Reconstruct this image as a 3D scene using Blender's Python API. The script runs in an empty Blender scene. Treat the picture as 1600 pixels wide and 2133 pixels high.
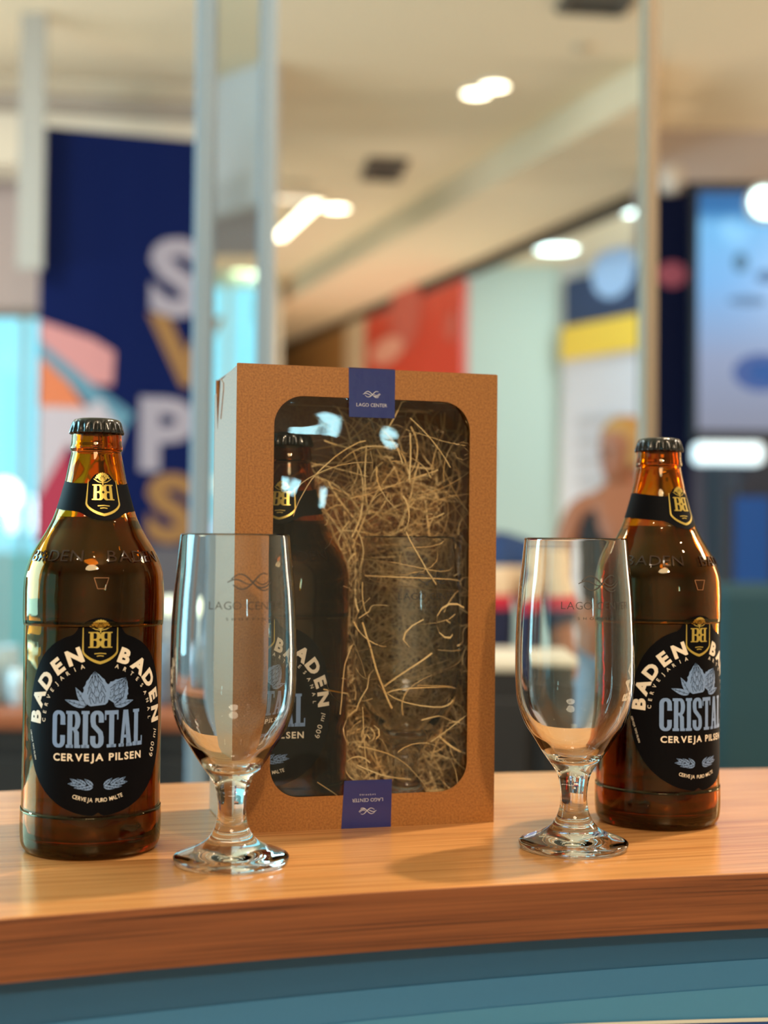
import bpy, bmesh, math, random
from math import sin, cos, pi, radians, asin, sqrt
from mathutils import Vector, Matrix
from mathutils.geometry import tessellate_polygon

random.seed(7)
SC = bpy.context.scene
COL = SC.collection

# ------------------------------------------------------------------ camera
PITCH, ROLL, CAM_Z, FPX = 0.0246, 0.0105, 0.1543, 2958.0
Fv = Vector((0, cos(PITCH), sin(PITCH)))
U0 = Vector((0, -sin(PITCH), cos(PITCH)))
R0 = Vector((1, 0, 0))
Rv = R0*cos(ROLL) + U0*sin(ROLL)
Uv = -R0*sin(ROLL) + U0*cos(ROLL)
cam_d = bpy.data.cameras.new('camera')
cam = bpy.data.objects.new('camera', cam_d)
COL.objects.link(cam)
M = Matrix((Rv, Uv, -Fv)).transposed().to_4x4()
M.translation = (0, 0, CAM_Z)
cam.matrix_world = M
cam_d.sensor_width = 36
cam_d.lens = 36*FPX/2133
cam_d.clip_start = 0.02
cam_d.clip_end = 200
cam_d.dof.use_dof = True
cam_d.dof.focus_distance = 0.735
cam_d.dof.aperture_fstop = 4.8
SC.camera = cam

# ------------------------------------------------------------------ world (daylight outside)
W = bpy.data.worlds.new('world'); SC.world = W; W.use_nodes = True
bg = W.node_tree.nodes['Background']
bg.inputs[0].default_value = (0.30, 0.83, 1.0, 1)
bg.inputs[1].default_value = 1.5

# ------------------------------------------------------------------ lamps
def area(name, loc, target, size, power, color, sy=None):
    l = bpy.data.lights.new(name, 'AREA'); l.energy = power; l.color = color
    l.size = size
    if sy: l.shape = 'RECTANGLE'; l.size_y = sy
    else: l.shape = 'DISK'
    o = bpy.data.objects.new(name, l); COL.objects.link(o)
    o.location = loc
    o.rotation_euler = (Vector(target)-Vector(loc)).to_track_quat('-Z', 'Y').to_euler()
    return o
WARM = (1.0, 0.74, 0.47)
area('key_lamp', (0.85, 1.30, 1.93), (0.0, 0.75, 0), 0.09, 42, (1.0, 0.80, 0.56))
area('front_lamp', (0.70, -2.2, 1.93), (0.0, 0.75, 0.1), 0.12, 52, WARM)
for lx_, ly_, lp_ in ((.35, 1.9, 4), (1.7, .2, 6), (-1.0, -1.3, 5), (.15, -1.0, 4), (1.2, -1.1, 4)):
    area('small_downlight', (lx_, ly_, 2.1), (lx_, ly_, 0), .07, lp_, (1.0, .84, .64))
area('far_end_fill', (-.1, 9.4, -.95), (-.3, 10.6, 1.8), .5, 70, (1.0, .84, .62))  # unseen fill added to brighten the dark far end of the corridor
area('hall_fill', (0.2, -2.6, 2.15), (0.2, -2.6, -1), 1.2, 60, (1.0, 0.82, 0.62))  # broad unseen lights, added out of frame as fill for the hall
area('hall_fill', (3.4, 2.6, 2.15), (3.4, 3.0, -1), 1.2, 130, (1.0, 0.84, 0.66))
area('hall_fill', (-2.4, 3.0, 2.15), (-2.0, 4.6, -1), 0.8, 80, (.80, 0.94, 1.0))
area('ceiling_fill', (5.6, 6.0, 0.7), (2.0, 6.6, 2.3), 0.5, 310, (1.0, 0.82, 0.62), 9)  # unseen strip added to brighten the ceiling; there is no cove
area('ceiling_fill', (-3.9, 4.2, 0.5), (-1.2, 5.4, 2.3), 2.5, 95, (0.88, 0.94, 0.98), 0.5)  # the same added ceiling fill, on the left
area('shop_lamp', (1.9, 7.6, 1.95), (1.2, 8.9, -.2), 0.7, 48, (0.85, 1.0, 0.95))
area('window_daylight', (-3.4, 1.9, 0.75), (0.2, 0.8, 0.15), 2.4, 160, (0.38, 0.84, 1.0), 1.8)

area('film_glint_light', (2.95, -4.7, 0.62), (0, .8, .2), .17, 4, (0.50, 0.92, 1.0), .32)  # unseen light added for the cyan reflection on the box film; no doorway

SC.view_settings.view_transform = 'Standard'
SC.view_settings.look = 'None'
SC.view_settings.exposure = 0.0
SC.view_settings.gamma = 1
SC.view_settings.use_curve_mapping = False
SC.cycles.max_bounces = 16
SC.cycles.transmission_bounces = 14
SC.cycles.transparent_max_bounces = 16
SC.cycles.glossy_bounces = 6
SC.cycles.diffuse_bounces = 4
SC.cycles.sample_clamp_indirect = 8
SC.cycles.caustics_refractive = True
SC.cycles.caustics_reflective = False
SC.cycles.blur_glossy = 0.6

# ------------------------------------------------------------------ helpers
def px(x, y, D):
    """point of the place seen at photo pixel x, y at depth D (metres, world Y)"""
    d = Fv + Rv*((x-800)/FPX) - Uv*((y-1066.5)/FPX)
    return Vector((0, 0, CAM_Z)) + d*(D/d.y)
def pxz(x, y, z):
    d = Fv + Rv*((x-800)/FPX) - Uv*((y-1066.5)/FPX)
    return Vector((0, 0, CAM_Z)) + d*((z-CAM_Z)/d.z)

def srgb(r, g, b):
    f = lambda c: (c/255/12.92) if c/255 <= 0.04045 else ((c/255+0.055)/1.055)**2.4
    return (f(r), f(g), f(b), 1)

MATS = {}
def mat(name, col, rough=0.5, metal=0.0, emit=None, es=0, spec=0.5, coat=0, bump=None):
    if name in MATS: return MATS[name]
    m = bpy.data.materials.new(name); m.use_nodes = True
    p = m.node_tree.nodes['Principled BSDF']
    p.inputs['Base Color'].default_value = col
    p.inputs['Roughness'].default_value = rough
    p.inputs['Metallic'].default_value = metal
    p.inputs['Specular IOR Level'].default_value = spec
    p.inputs['Coat Weight'].default_value = coat
    if emit: p.inputs['Emission Color'].default_value = emit; p.inputs['Emission Strength'].default_value = es
    if bump:
        nt = m.node_tree
        t = nt.nodes.new('ShaderNodeTexNoise'); t.inputs['Scale'].default_value = bump[0]; t.inputs['Detail'].default_value = 3
        tc = nt.nodes.new('ShaderNodeTexCoord'); nt.links.new(tc.outputs['Object'], t.inputs['Vector'])
        b = nt.nodes.new('ShaderNodeBump'); b.inputs['Strength'].default_value = bump[1]; b.inputs['Distance'].default_value = bump[2]
        nt.links.new(t.outputs['Fac'], b.inputs['Height']); nt.links.new(b.outputs['Normal'], p.inputs['Normal'])
    MATS[name] = m
    return m

def noisy(name, c1, c2, scale, rough=0.6, vec_scale=(1, 1, 1), detail=4, lo=0.35, hi=0.65, spec=0.5, bump=0.0, bdist=0.0005, coat=0):
    m = bpy.data.materials.new(name); m.use_nodes = True; nt = m.node_tree
    p = nt.nodes['Principled BSDF']; p.inputs['Roughness'].default_value = rough
    p.inputs['Specular IOR Level'].default_value = spec; p.inputs['Coat Weight'].default_value = coat
    tc = nt.nodes.new('ShaderNodeTexCoord'); mp = nt.nodes.new('ShaderNodeMapping')
    mp.inputs['Scale'].default_value = vec_scale
    t = nt.nodes.new('ShaderNodeTexNoise'); t.inputs['Scale'].default_value = scale; t.inputs['Detail'].default_value = detail
    r = nt.nodes.new('ShaderNodeValToRGB'); r.color_ramp.elements[0].position = lo; r.color_ramp.elements[1].position = hi
    r.color_ramp.elements[0].color = c1; r.color_ramp.elements[1].color = c2
    L = nt.links.new
    L(tc.outputs['Object'], mp.inputs[0]); L(mp.outputs[0], t.inputs['Vector']); L(t.outputs['Fac'], r.inputs[0]); L(r.outputs[0], p.inputs['Base Color'])
    if bump:
        b = nt.nodes.new('ShaderNodeBump'); b.inputs['Strength'].default_value = bump; b.inputs['Distance'].default_value = bdist
        L(t.outputs['Fac'], b.inputs['Height']); L(b.outputs['Normal'], p.inputs['Normal'])
    MATS[name] = m
    return m

def glass(name, col, ior=1.46, rough=0.0, bump=None, absorb=None):
    m = bpy.data.materials.new(name); m.use_nodes = True; nt = m.node_tree
    nt.nodes.remove(nt.nodes['Principled BSDF'])
    g = nt.nodes.new('ShaderNodeBsdfGlass'); g.inputs['Color'].default_value = col
    g.inputs['IOR'].default_value = ior; g.inputs['Roughness'].default_value = rough
    nt.links.new(g.outputs[0], nt.nodes['Material Output'].inputs[0])
    if absorb:
        va = nt.nodes.new('ShaderNodeVolumeAbsorption'); va.inputs['Color'].default_value = absorb[0]; va.inputs['Density'].default_value = absorb[1]
        nt.links.new(va.outputs[0], nt.nodes['Material Output'].inputs['Volume'])
    if bump:
        t = nt.nodes.new('ShaderNodeTexNoise'); t.inputs['Scale'].default_value = bump[0]
        tc = nt.nodes.new('ShaderNodeTexCoord'); nt.links.new(tc.outputs['Object'], t.inputs['Vector'])
        b = nt.nodes.new('ShaderNodeBump'); b.inputs['Strength'].default_value = bump[1]; b.inputs['Distance'].default_value = bump[2]
        nt.links.new(t.outputs['Fac'], b.inputs['Height']); nt.links.new(b.outputs['Normal'], g.inputs['Normal'])
    return m

def film_mat(name, tint, gain=1.0, bump=None, rough=0.02, ior=1.5):
    m = bpy.data.materials.new(name); m.use_nodes = True; nt = m.node_tree
    nt.nodes.remove(nt.nodes['Principled BSDF'])
    tr = nt.nodes.new('ShaderNodeBsdfTransparent'); tr.inputs[0].default_value = tint
    gl = nt.nodes.new('ShaderNodeBsdfGlossy'); gl.inputs['Roughness'].default_value = rough
    fr = nt.nodes.new('ShaderNodeFresnel'); fr.inputs[0].default_value = ior
    mu = nt.nodes.new('ShaderNodeMath'); mu.operation = 'MULTIPLY'; mu.inputs[1].default_value = gain; mu.use_clamp = True
    mx = nt.nodes.new('ShaderNodeMixShader'); L = nt.links.new
    L(fr.outputs[0], mu.inputs[0]); L(mu.outputs[0], mx.inputs[0]); L(tr.outputs[0], mx.inputs[1]); L(gl.outputs[0], mx.inputs[2])
    L(mx.outputs[0], nt.nodes['Material Output'].inputs[0])
    if bump:
        t = nt.nodes.new('ShaderNodeTexNoise'); t.inputs['Scale'].default_value = bump[0]; t.inputs['Detail'].default_value = 1
        tc = nt.nodes.new('ShaderNodeTexCoord'); L(tc.outputs['Object'], t.inputs['Vector'])
        b = nt.nodes.new('ShaderNodeBump'); b.inputs['Strength'].default_value = bump[1]; b.inputs['Distance'].default_value = bump[2]
        L(t.outputs['Fac'], b.inputs['Height']); L(b.outputs['Normal'], gl.inputs['Normal']); L(b.outputs['Normal'], fr.inputs['Normal'])
    return m

def tag(o, label=None, cat=None, group=None, kind=None):
    if label: o['label'] = label
    if cat: o['category'] = cat
    if group: o['group'] = group
    if kind: o['kind'] = kind
    return o

def mesh(name, verts, faces, m=None, parent=None, smooth=False):
    me = bpy.data.meshes.new(name); me.from_pydata([tuple(v) for v in verts], [], faces); me.update()
    if smooth: me.polygons.foreach_set('use_smooth', [True]*len(me.polygons))
    if m: me.materials.append(m)
    o = bpy.data.objects.new(name, me); COL.objects.link(o)
    if parent: o.parent = parent
    return o

def recalc(o):
    bm = bmesh.new(); bm.from_mesh(o.data); bmesh.ops.recalc_face_normals(bm, faces=bm.faces); bm.to_mesh(o.data); bm.free(); return o

def empty(name, loc=(0, 0, 0), rz=0.0):
    o = bpy.data.objects.new(name, None); COL.objects.link(o); o.empty_display_size = 0.05
    o.location = loc; o.rotation_euler = (0, 0, rz); return o

class MB:
    def __init__(s): s.v = []; s.f = []
    def add(s, v, f):
        n = len(s.v); s.v += [Vector(p) for p in v]; s.f += [tuple(i+n for i in q) for q in f]; return s
    def box(s, c, d, rz=0.0):
        hx, hy, hz = d[0]/2, d[1]/2, d[2]/2
        vs = []
        for x, y, z in ((-1,-1,-1),(1,-1,-1),(1,1,-1),(-1,1,-1),(-1,-1,1),(1,-1,1),(1,1,1),(-1,1,1)):
            a, b = x*hx, y*hy
            vs.append((c[0]+a*cos(rz)-b*sin(rz), c[1]+a*sin(rz)+b*cos(rz), c[2]+z*hz))
        return s.add(vs, [(0,3,2,1),(4,5,6,7),(0,1,5,4),(1,2,6,5),(2,3,7,6),(3,0,4,7)])
    def tube(s, p0, p1, r, n=12, r1=None):
        p0, p1 = Vector(p0), Vector(p1); d = (p1-p0).normalized()
        a = d.orthogonal().normalized(); b = d.cross(a); r1 = r if r1 is None else r1
        vs = [p0+(a*cos(2*pi*i/n)+b*sin(2*pi*i/n))*r for i in range(n)] + [p1+(a*cos(2*pi*i/n)+b*sin(2*pi*i/n))*r1 for i in range(n)]
        fs = [(i, (i+1) % n, n+(i+1) % n, n+i) for i in range(n)] + [tuple(range(n))[::-1], tuple(range(n, 2*n))]
        return s.add(vs, fs)
    def prism(s, pts, off):
        """closed polygon pts extruded by vector off"""
        n = len(pts); off = Vector(off)
        vs = [Vector(p) for p in pts] + [Vector(p)+off for p in pts]
        fs = [(i, (i+1) % n, n+(i+1) % n, n+i) for i in range(n)] + [tuple(range(n))[::-1], tuple(range(n, 2*n))]
        return s.add(vs, fs)
    def build(s, name, m=None, parent=None, smooth=False, bevel=0.0, seg=2):
        o = mesh(name, s.v, s.f, m, parent, smooth); recalc(o)
        if bevel:
            b = o.modifiers.new('bevel', 'BEVEL'); b.width = bevel; b.segments = seg; b.limit_method = 'ANGLE'
        return o

def lathe(prof, n=64, rmod=None):
    """prof: list of (r, z), open ends on the axis where r == 0"""
    vs, fs, rows = [], [], []
    for r, z in prof:
        if r < 1e-7: rows.append([len(vs)]); vs.append((0, 0, z))
        else:
            row = []
            for i in range(n):
                a = 2*pi*i/n; rr = r + (rmod(r, z, a) if rmod else 0)
                row.append(len(vs)); vs.append((rr*cos(a), rr*sin(a), z))
            rows.append(row)
    for a, b in zip(rows, rows[1:]):
        for i in range(n):
            j = (i+1) % n
            if len(a) == 1 and len(b) == 1: continue
            if len(a) == 1: fs.append((a[0], b[j], b[i]))
            elif len(b) == 1: fs.append((a[i], a[j], b[0]))
            else: fs.append((a[i], a[j], b[j], b[i]))
    return vs, fs

def spline(pts, k=6):
    """Catmull-Rom through (r, z) points"""
    out = []
    P = [pts[0]] + list(pts) + [pts[-1]]
    for i in range(1, len(P)-2):
        p0, p1, p2, p3 = P[i-1], P[i], P[i+1], P[i+2]
        for j in range(k):
            t = j/k
            out.append(tuple(0.5*((2*p1[q]) + (-p0[q]+p2[q])*t + (2*p0[q]-5*p1[q]+4*p2[q]-p3[q])*t*t + (-p0[q]+3*p1[q]-3*p2[q]+p3[q])*t**3) for q in (0, 1)))
    out.append(tuple(pts[-1]))
    return out

def copy_tree(o, parent=None):
    c = o.copy(); COL.objects.link(c)
    if parent: c.parent = parent
    for ch in [x for x in o.children]: copy_tree(ch, c)
    return c

# ------------------------------------------------------------------ flat artwork: 2D shapes -> wrapped on surfaces
_glyphs = {}
def glyph(ch, bold=0.0):
    key = (ch, bold)
    if key in _glyphs: return _glyphs[key]
    cu = bpy.data.curves.new('g', 'FONT'); cu.body = ch; cu.size = 1; cu.offset = bold; cu.resolution_u = 3
    o = bpy.data.objects.new('g', cu); COL.objects.link(o)
    dg = bpy.context.evaluated_depsgraph_get(); dg.update()
    me = bpy.data.meshes.new_from_object(o.evaluated_get(dg))
    vs = [(v.co.x, v.co.y) for v in me.vertices]; fs = [tuple(p.vertices) for p in me.polygons]
    bpy.data.objects.remove(o); bpy.data.curves.remove(cu); bpy.data.meshes.remove(me)
    x0 = min([v[0] for v in vs] or [0]); x1 = max([v[0] for v in vs] or [0.3])
    _glyphs[key] = ([(v[0]-x0, v[1]) for v in vs], fs, x1-x0)
    return _glyphs[key]
CAPH = 0.73
class Art:
    """2D artwork collector"""
    def __init__(s): s.v = []; s.f = []
    def add(s, vs, fs):
        n = len(s.v); s.v += list(vs); s.f += [tuple(i+n for i in f) for f in fs]; return s
    def poly(s, pts):
        tr = tessellate_polygon([[Vector((p[0], p[1], 0)) for p in pts]])
        return s.add(pts, [tuple(t) for t in tr])
    def stroke(s, pts, w, closed=False):
        n = len(pts)
        ws = w if isinstance(w, (list, tuple)) else [w]*n
        L, Rr = [], []
        for i in range(n):
            a = pts[i-1] if (i > 0 or closed) else pts[i]
            b = pts[(i+1) % n] if (i < n-1 or closed) else pts[i]
            dx, dy = b[0]-a[0], b[1]-a[1]; l = sqrt(dx*dx+dy*dy) or 1
            nx, ny = -dy/l*ws[i]/2, dx/l*ws[i]/2
            L.append((pts[i][0]+nx, pts[i][1]+ny)); Rr.append((pts[i][0]-nx, pts[i][1]-ny))
        m = n if closed else n-1
        return s.add(L+Rr, [(i, (i+1) % n, n+(i+1) % n, n+i) for i in range(m)])
    def ell(s, cx, cy, rx, ry, n=24):
        return s.poly([(cx+rx*cos(2*pi*i/n), cy+ry*sin(2*pi*i/n)) for i in range(n)])
    def text(s, txt, cx, cy, h, bold=0.0, gap=0.14, sx=1.0, width=None, rot=0.0):
        """centred text, cap height h; gap in units of em"""
        gl = [glyph(c, bold) if c != ' ' else None for c in txt]
        ws = [(g[2] if g else 0.22) for g in gl]; tot = sum(ws)+gap*(len(ws)-1)
        k = h/CAPH
        if width: sx = width/(tot*k)
        x = -tot/2
        for g, w in zip(gl, ws):
            if g:
                vs = []
                for a, b in g[0]:
                    X, Y = (x+a)*k*sx, b*k-h/2
                    vs.append((cx+X*cos(rot)-Y*sin(rot), cy+X*sin(rot)+Y*cos(rot)))
                s.add(vs, g[1])
            x += w+gap
        return s
    def arc(s, txt, cx, cy, r, a0, a1, h, bold=0.0, sx=1.0, up=True):
        """letters placed on a circle from angle a0 to a1 (degrees), baseline centred on r"""
        n = len(txt)
        for i, c in enumerate(txt):
            if c == ' ': continue
            a = radians(a0+(a1-a0)*i/(n-1)); g = glyph(c, bold); k = h/CAPH
            rot = a-pi/2 if up else a+pi/2
            vs = []
            for p, q in g[0]:
                X, Y = (p-g[2]/2)*k*sx, q*k-h/2
                vs.append((cx+r*cos(a)+X*cos(rot)-Y*sin(rot), cy+r*sin(a)+X*sin(rot)+Y*cos(rot)))
            s.add(vs, g[1])
        return s
    def xf(s, fn): s.v = [fn(*p) for p in s.v]; return s
    def build(s, name, fn, m, parent, step=None, vstep=None, thick=0.0):
        bm = bmesh.new()
        vs = [bm.verts.new((p[0], p[1], 0)) for p in s.v]
        for f in s.f:
            try: bm.faces.new([vs[i] for i in f])
            except ValueError: pass
        for st, ax in ((step, 0), (vstep, 1)):
            if not st: continue
            lo = min(p[ax] for p in s.v); hi = max(p[ax] for p in s.v)
            k = math.floor(lo/st)+1
            no = (1, 0, 0) if ax == 0 else (0, 1, 0)
            while k*st < hi:
                co = (k*st, 0, 0) if ax == 0 else (0, k*st, 0)
                bmesh.ops.bisect_plane(bm, geom=bm.verts[:]+bm.edges[:]+bm.faces[:], plane_co=co, plane_no=no); k += 1
        for v in bm.verts: v.co = Vector(fn(v.co.x, v.co.y))
        me = bpy.data.meshes.new(name); bm.to_mesh(me); bm.free()
        me.materials.append(m)
        o = bpy.data.objects.new(name, me); COL.objects.link(o); o.parent = parent
        if thick:
            md = o.modifiers.new('thickness', 'SOLIDIFY'); md.thickness = thick; md.offset = 0
        return o

def leaf(A, x, y, L, w, ang, k=8):
    """pointed leaf from base (x, y)"""
    pts = []
    for i in range(k+1):
        t = i/k; pts.append((t*L, w/2*sin(pi*t**0.75)))
    for i in range(k-1, 0, -1):
        t = i/k; pts.append((t*L, -w/2*sin(pi*t**0.75)))
    c, s_ = cos(ang), sin(ang)
    A.poly([(x+p*c-q*s_, y+p*s_+q*c) for p, q in pts])

def slab(txt, A, x0, x1, y0, y1):
    """condensed slab-serif capitals drawn as strokes and bars"""
    def R(a, b, c, d): A.poly([(a, b), (c, b), (c, d), (a, d)])
    widths = {'C': 1.0, 'R': 1.05, 'I': 0.56, 'S': 0.95, 'T': 1.0, 'A': 1.05, 'L': 0.86}
    gap = 0.07; tot = sum(widths[c] for c in txt)+gap*(len(txt)-1)
    k = (x1-x0)/tot; H = y1-y0; x = x0
    for ch in txt:
        w = widths[ch]*k; st = 0.36*k; th = 0.085*H
        X = lambda a: x+a*w
        Y = lambda b: y0+b*H
        bar = lambda a, b, c, d: R(X(a), Y(b), X(c), Y(d))
        s_ = st/w
        if ch == 'I':
            R(x, y0, x+w, y0+th); R(x, y1-th, x+w, y1); R(x+w/2-st/2, y0, x+w/2+st/2, y1)
        elif ch == 'T':
            R(x, y1-th*1.3, x+w, y1); R(x+w/2-st/2, y0, x+w/2+st/2, y1); R(x+w/2-st*.95, y0, x+w/2+st*.95, y0+th)
            R(x, y1-th*3, x+.1*w, y1); R(x+.9*w, y1-th*3, x+w, y1)
        elif ch == 'L':
            R(x, y0, x+w, y0+th*1.3); R(x+.12*w, y0, x+.12*w+st, y1); R(x, y1-th, x+.12*w+st*1.25, y1); R(x+.88*w, y0, x+w, y0+th*3)
        elif ch == 'A':
            A.poly([(X(0.08), y0), (X(.30), y0), (X(.53), Y(.93)), (X(.30), y1)])
            A.poly([(X(.30), y1), (X(.66), y1), (X(.96), y0), (X(.58), y0), (X(.44), Y(.78))])
            bar(.25, .24, .75, .32); R(x-.02*w, y0, X(.36), y0+th); R(X(.54), y0, x+w*1.02, y0+th)
        elif ch == 'R':
            R(X(.1), y0, X(.1)+st, y1); R(x, y0, X(.16)+st, y0+th); R(x, y1-th, X(.4), y1)
            pts = []
            for a in range(-90, 91, 15): pts.append((X(.60)+cos(radians(a))*(w*.22), Y(.735)+sin(radians(a))*H*.22))
            A.stroke([(X(.3), Y(.515))]+pts+[(X(.3), Y(.955))], [th]*2+[th+(st-th)*sin(pi*i/12) for i in range(1, 12)]+[th]*2)
            A.poly([(X(.45), Y(.54)), (X(.70), Y(.52)), (X(.90), Y(.42)), (X(.92), Y(.08)), (x+w, Y(.08)), (x+w, y0), (X(.6), y0), (X(.58), Y(.40))])
        elif ch in 'CS':
            o = 0.02*H
            def arc(cx, cy, rx, ry, a0, a1, n=10): return [(cx+rx*cos(radians(a0+(a1-a0)*i/n)), cy+ry*sin(radians(a0+(a1-a0)*i/n))) for i in range(n+1)]
            rx = (w-st)/2; cx = x+w/2; ry = .13*H
            if ch == 'C':
                p = [(cx+rx, Y(.66))]+arc(cx, y1-ry-th*.5, rx, ry, 0, 180)+[(cx-rx, Y(.5))]+arc(cx, y0+ry+th*.5, rx, ry, 180, 360)+[(cx+rx, Y(.34))]
            else:
                p = [(cx+rx, Y(.68))]+arc(cx, y1-ry-th*.5, rx, ry, 0, 180)+[(cx-rx, Y(.72)), (cx-rx*.8, Y(.60)), (cx, Y(.50)), (cx+rx*.8, Y(.40)), (cx+rx, Y(.28))]+arc(cx, y0+ry+th*.5, rx, ry, 0, -180)+[(cx-rx, Y(.32))]
            ws = []
            for i in range(len(p)):
                a = p[max(i-1, 0)]; b = p[min(i+1, len(p)-1)]; dx, dy = abs(b[0]-a[0]), abs(b[1]-a[1]); l = sqrt(dx*dx+dy*dy)
                ws.append(th*1.1+(st-th*1.1)*(dy/l))
            if ch == 'S': ws = [max(q, st*.85) if 12 < i < 19 else q for i, q in enumerate(ws)]
            A.stroke(p, ws)
            R(cx+rx-st*.5, Y(.62), cx+rx+st*.55, Y(.68)) if ch == 'C' else None
        x += w+gap*k

def bb_letters(A, cx, y0, y1, half):
    """two back-to-back serif letters"""
    H = y1-y0
    for sgn in (1, -1):
        def P(a, b): return (cx - sgn*half*(1-a), y0+b*H)
        q = lambda pts: A.poly([P(*p) for p in pts])
        q([(-.02, 0), (.45, 0), (.45, .07), (-.02, .07)]); q([(-.02, .93), (.45, .93), (.45, 1), (-.02, 1)])
        q([(.12, 0), (.40, 0), (.40, 1), (.12, 1)])
        for (c, h2) in ((.745, .255), (.265, .265)):
            pts = [P(.35, c-h2+.035)]+[P(.60+.26*cos(radians(a)), c+(h2-.035)*sin(radians(a))) for a in range(-90, 91, 15)]+[P(.35, c+h2-.035)]
            A.stroke(pts, [H*.07]*2+[H*.07+half*.24*sin(pi*i/12) for i in range(1, 12)]+[H*.07]*2)

def crest(A, cx, y0, y1, half):
    """shield outline, flower, BB and waves inside (cx, y0..y1)"""
    H = y1-y0; lw = half*.085
    top = y0+.86*H; pts = [(cx-half, top)]
    for i in range(0, 9):
        t = i/8; pts.append((cx-half+half*(1-cos(t*pi/2)) if False else cx-half*cos(t*pi/2), y0+.33*H-(.27*H)*sin(t*pi/2)*(.55+.45*t)))
    pts += [(2*cx-p[0], p[1]) for p in pts[::-1]][1:]
    A.stroke(pts, [lw*.6]+[lw+(lw*.9)*min(i, len(pts)-1-i)/8 for i in range(1, len(pts)-1)]+[lw*.6])
    bb_letters(A, cx, y0+.40*H, y0+.76*H, half*.68)
    for yy, ww in ((.265, .34), (.21, .20)):
        A.stroke([(cx-half*ww, y0+yy*H), (cx, y0+(yy+.012)*H), (cx+half*ww, y0+yy*H)], lw*.7)
    A.stroke([(cx, y0+.74*H), (cx, y0+.93*H)], lw*.9)
    for a in (-68, -45, -22, 0, 22, 45, 68):
        r = .20*H; ex, ey = cx+r*1.25*sin(radians(a))*half/(.42*H)*.62, y0+.84*H+.16*H*cos(radians(a*.9))
        A.stroke([(cx, y0+.82*H), ((cx+ex)/2, (y0+.82*H+ey)/2-.01*H), (ex, ey)], lw*.55)
        for b in range(3): A.ell(ex+(b-1)*lw*1.3, ey+(.02 if b == 1 else 0)*H, lw*.85, lw*.85, 8)
    A.stroke([(cx-half*.62, y0+.89*H), (cx-half*.3, y0+.82*H), (cx, y0+.80*H), (cx+half*.3, y0+.82*H), (cx+half*.62, y0+.89*H)], lw*.6)

def wave_logo(A, cx, cy, w):
    """two crossing wave lines, open ended on the right"""
    h = w*.17; lw = w*.035
    def S(f, a, b, n=22, ww=lw): A.stroke([(cx+(t-.5)*w, cy+f(t)) for t in [a+(b-a)*i/n for i in range(n+1)]], [ww*(.5+.5*sin(pi*min(max(i/n, .1), .9))) for i in range(n+1)])
    S(lambda t: -h*cos(2*pi*(t-.05)*.72)*.0+h*sin(pi*min(t/.52, 2))*1.0, .06, .90)
    S(lambda t: h*.30-h*1.15*sin(pi*(t-.0)/.58) if t < .58 else h*.30+h*.8*sin(pi*(t-.58)/.42), .10, .88)
    S(lambda t: h*.05+h*.30*sin(2*pi*t/.62), -.02, .50, ww=lw*.9)
    S(lambda t: -h*.65+h*.85*((t-.72)/.27)**2 if t > .72 else -h*.65+h*1.3*((.72-t)/.27)**2*.9, .50, 1.0)
    S(lambda t: -h*.25+h*.75*((t-.75)/.2)**2, .57, .95, ww=lw*.8)

# ------------------------------------------------------------------ materials
M_kraft = noisy('kraft_board', srgb(132, 82, 34), srgb(166, 110, 52), 900, 0.42, detail=2, lo=.3, hi=.7, spec=.5, bump=.1, bdist=.0001)
M_wall = mat('warm_paint', srgb(225, 212, 190), .8)
M_ceil = mat('ceiling_paint', srgb(226, 208, 178), .85)
M_black = mat('label_black', srgb(9, 9, 13), .6, spec=.06)
M_white_ink = mat('cream_ink', srgb(233, 222, 205), .5)
M_blue_ink = mat('blue_ink', srgb(118, 150, 200), .45)
M_gold = mat('gold_ink', srgb(205, 178, 88), .32, metal=.55)
M_cap = mat('black_cap', srgb(9, 8, 8), .25, metal=0, coat=.3)
M_amber = glass('amber_glass', (.96, .80, .52, 1), 1.5, .0, bump=(45, .25, .002), absorb=((.935, .79, .03, 1), 1100))
M_beer = glass('beer', (.92, .66, .34, 1), 1.30, absorb=((.74, .40, .05, 1), 200))
M_relief = mat('amber_relief', srgb(40, 16, 5), .10, spec=.8)
M_clear = glass('clear_glass', (0.985, 0.99, 0.985, 1), 1.46)
M_grey_ink = mat('grey_print', srgb(62, 56, 52), .6)
M_navy = mat('navy_sticker', srgb(28, 36, 108), .28, coat=.5, bump=(220, .25, .0006))
M_silver_ink = mat('silver_print', srgb(208, 208, 220), .5)
M_film = film_mat('clear_film', (.97, .97, .96, 1), 1.3, bump=(14, .5, .008))
M_straw = noisy('wood_wool', srgb(232, 190, 124), srgb(252, 224, 168), 60, .6)
M_pane = film_mat('window_pane', (.93, .97, .97, 1), 1.2)
M_alu = mat('satin_aluminium', srgb(200, 206, 208), .35, metal=.3)

# ------------------------------------------------------------------ structure: hall
FLOOR_Z, CEIL_Z = -1.05, CAM_Z+2.07
M_floor = noisy('polished_floor', srgb(168, 156, 142), srgb(188, 176, 160), 3, .25)
b = MB(); b.box((1, 6, FLOOR_Z-.05), (18, 26, .1)); tag(b.build('floor', M_floor), kind='structure')
b = MB(); b.box((1, 1.9, CEIL_Z+.05), (18, 17.8, .1)); b.prism([(-.87, 10.8, CEIL_Z), (10, 10.8, CEIL_Z), (10, 18, CEIL_Z), (-1.4, 18, CEIL_Z)], (0, 0, .1)); tag(b.build('ceiling', M_ceil), kind='structure')
b = MB(); b.prism([(-.86, 10.8, FLOOR_Z), (-1.16, 14.7, FLOOR_Z), (-1.10, 14.7, FLOOR_Z), (-.80, 10.8, FLOOR_Z)], (0, 0, CEIL_Z-FLOOR_Z)); tag(b.build('wall_inner', M_wall), kind='structure')
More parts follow.
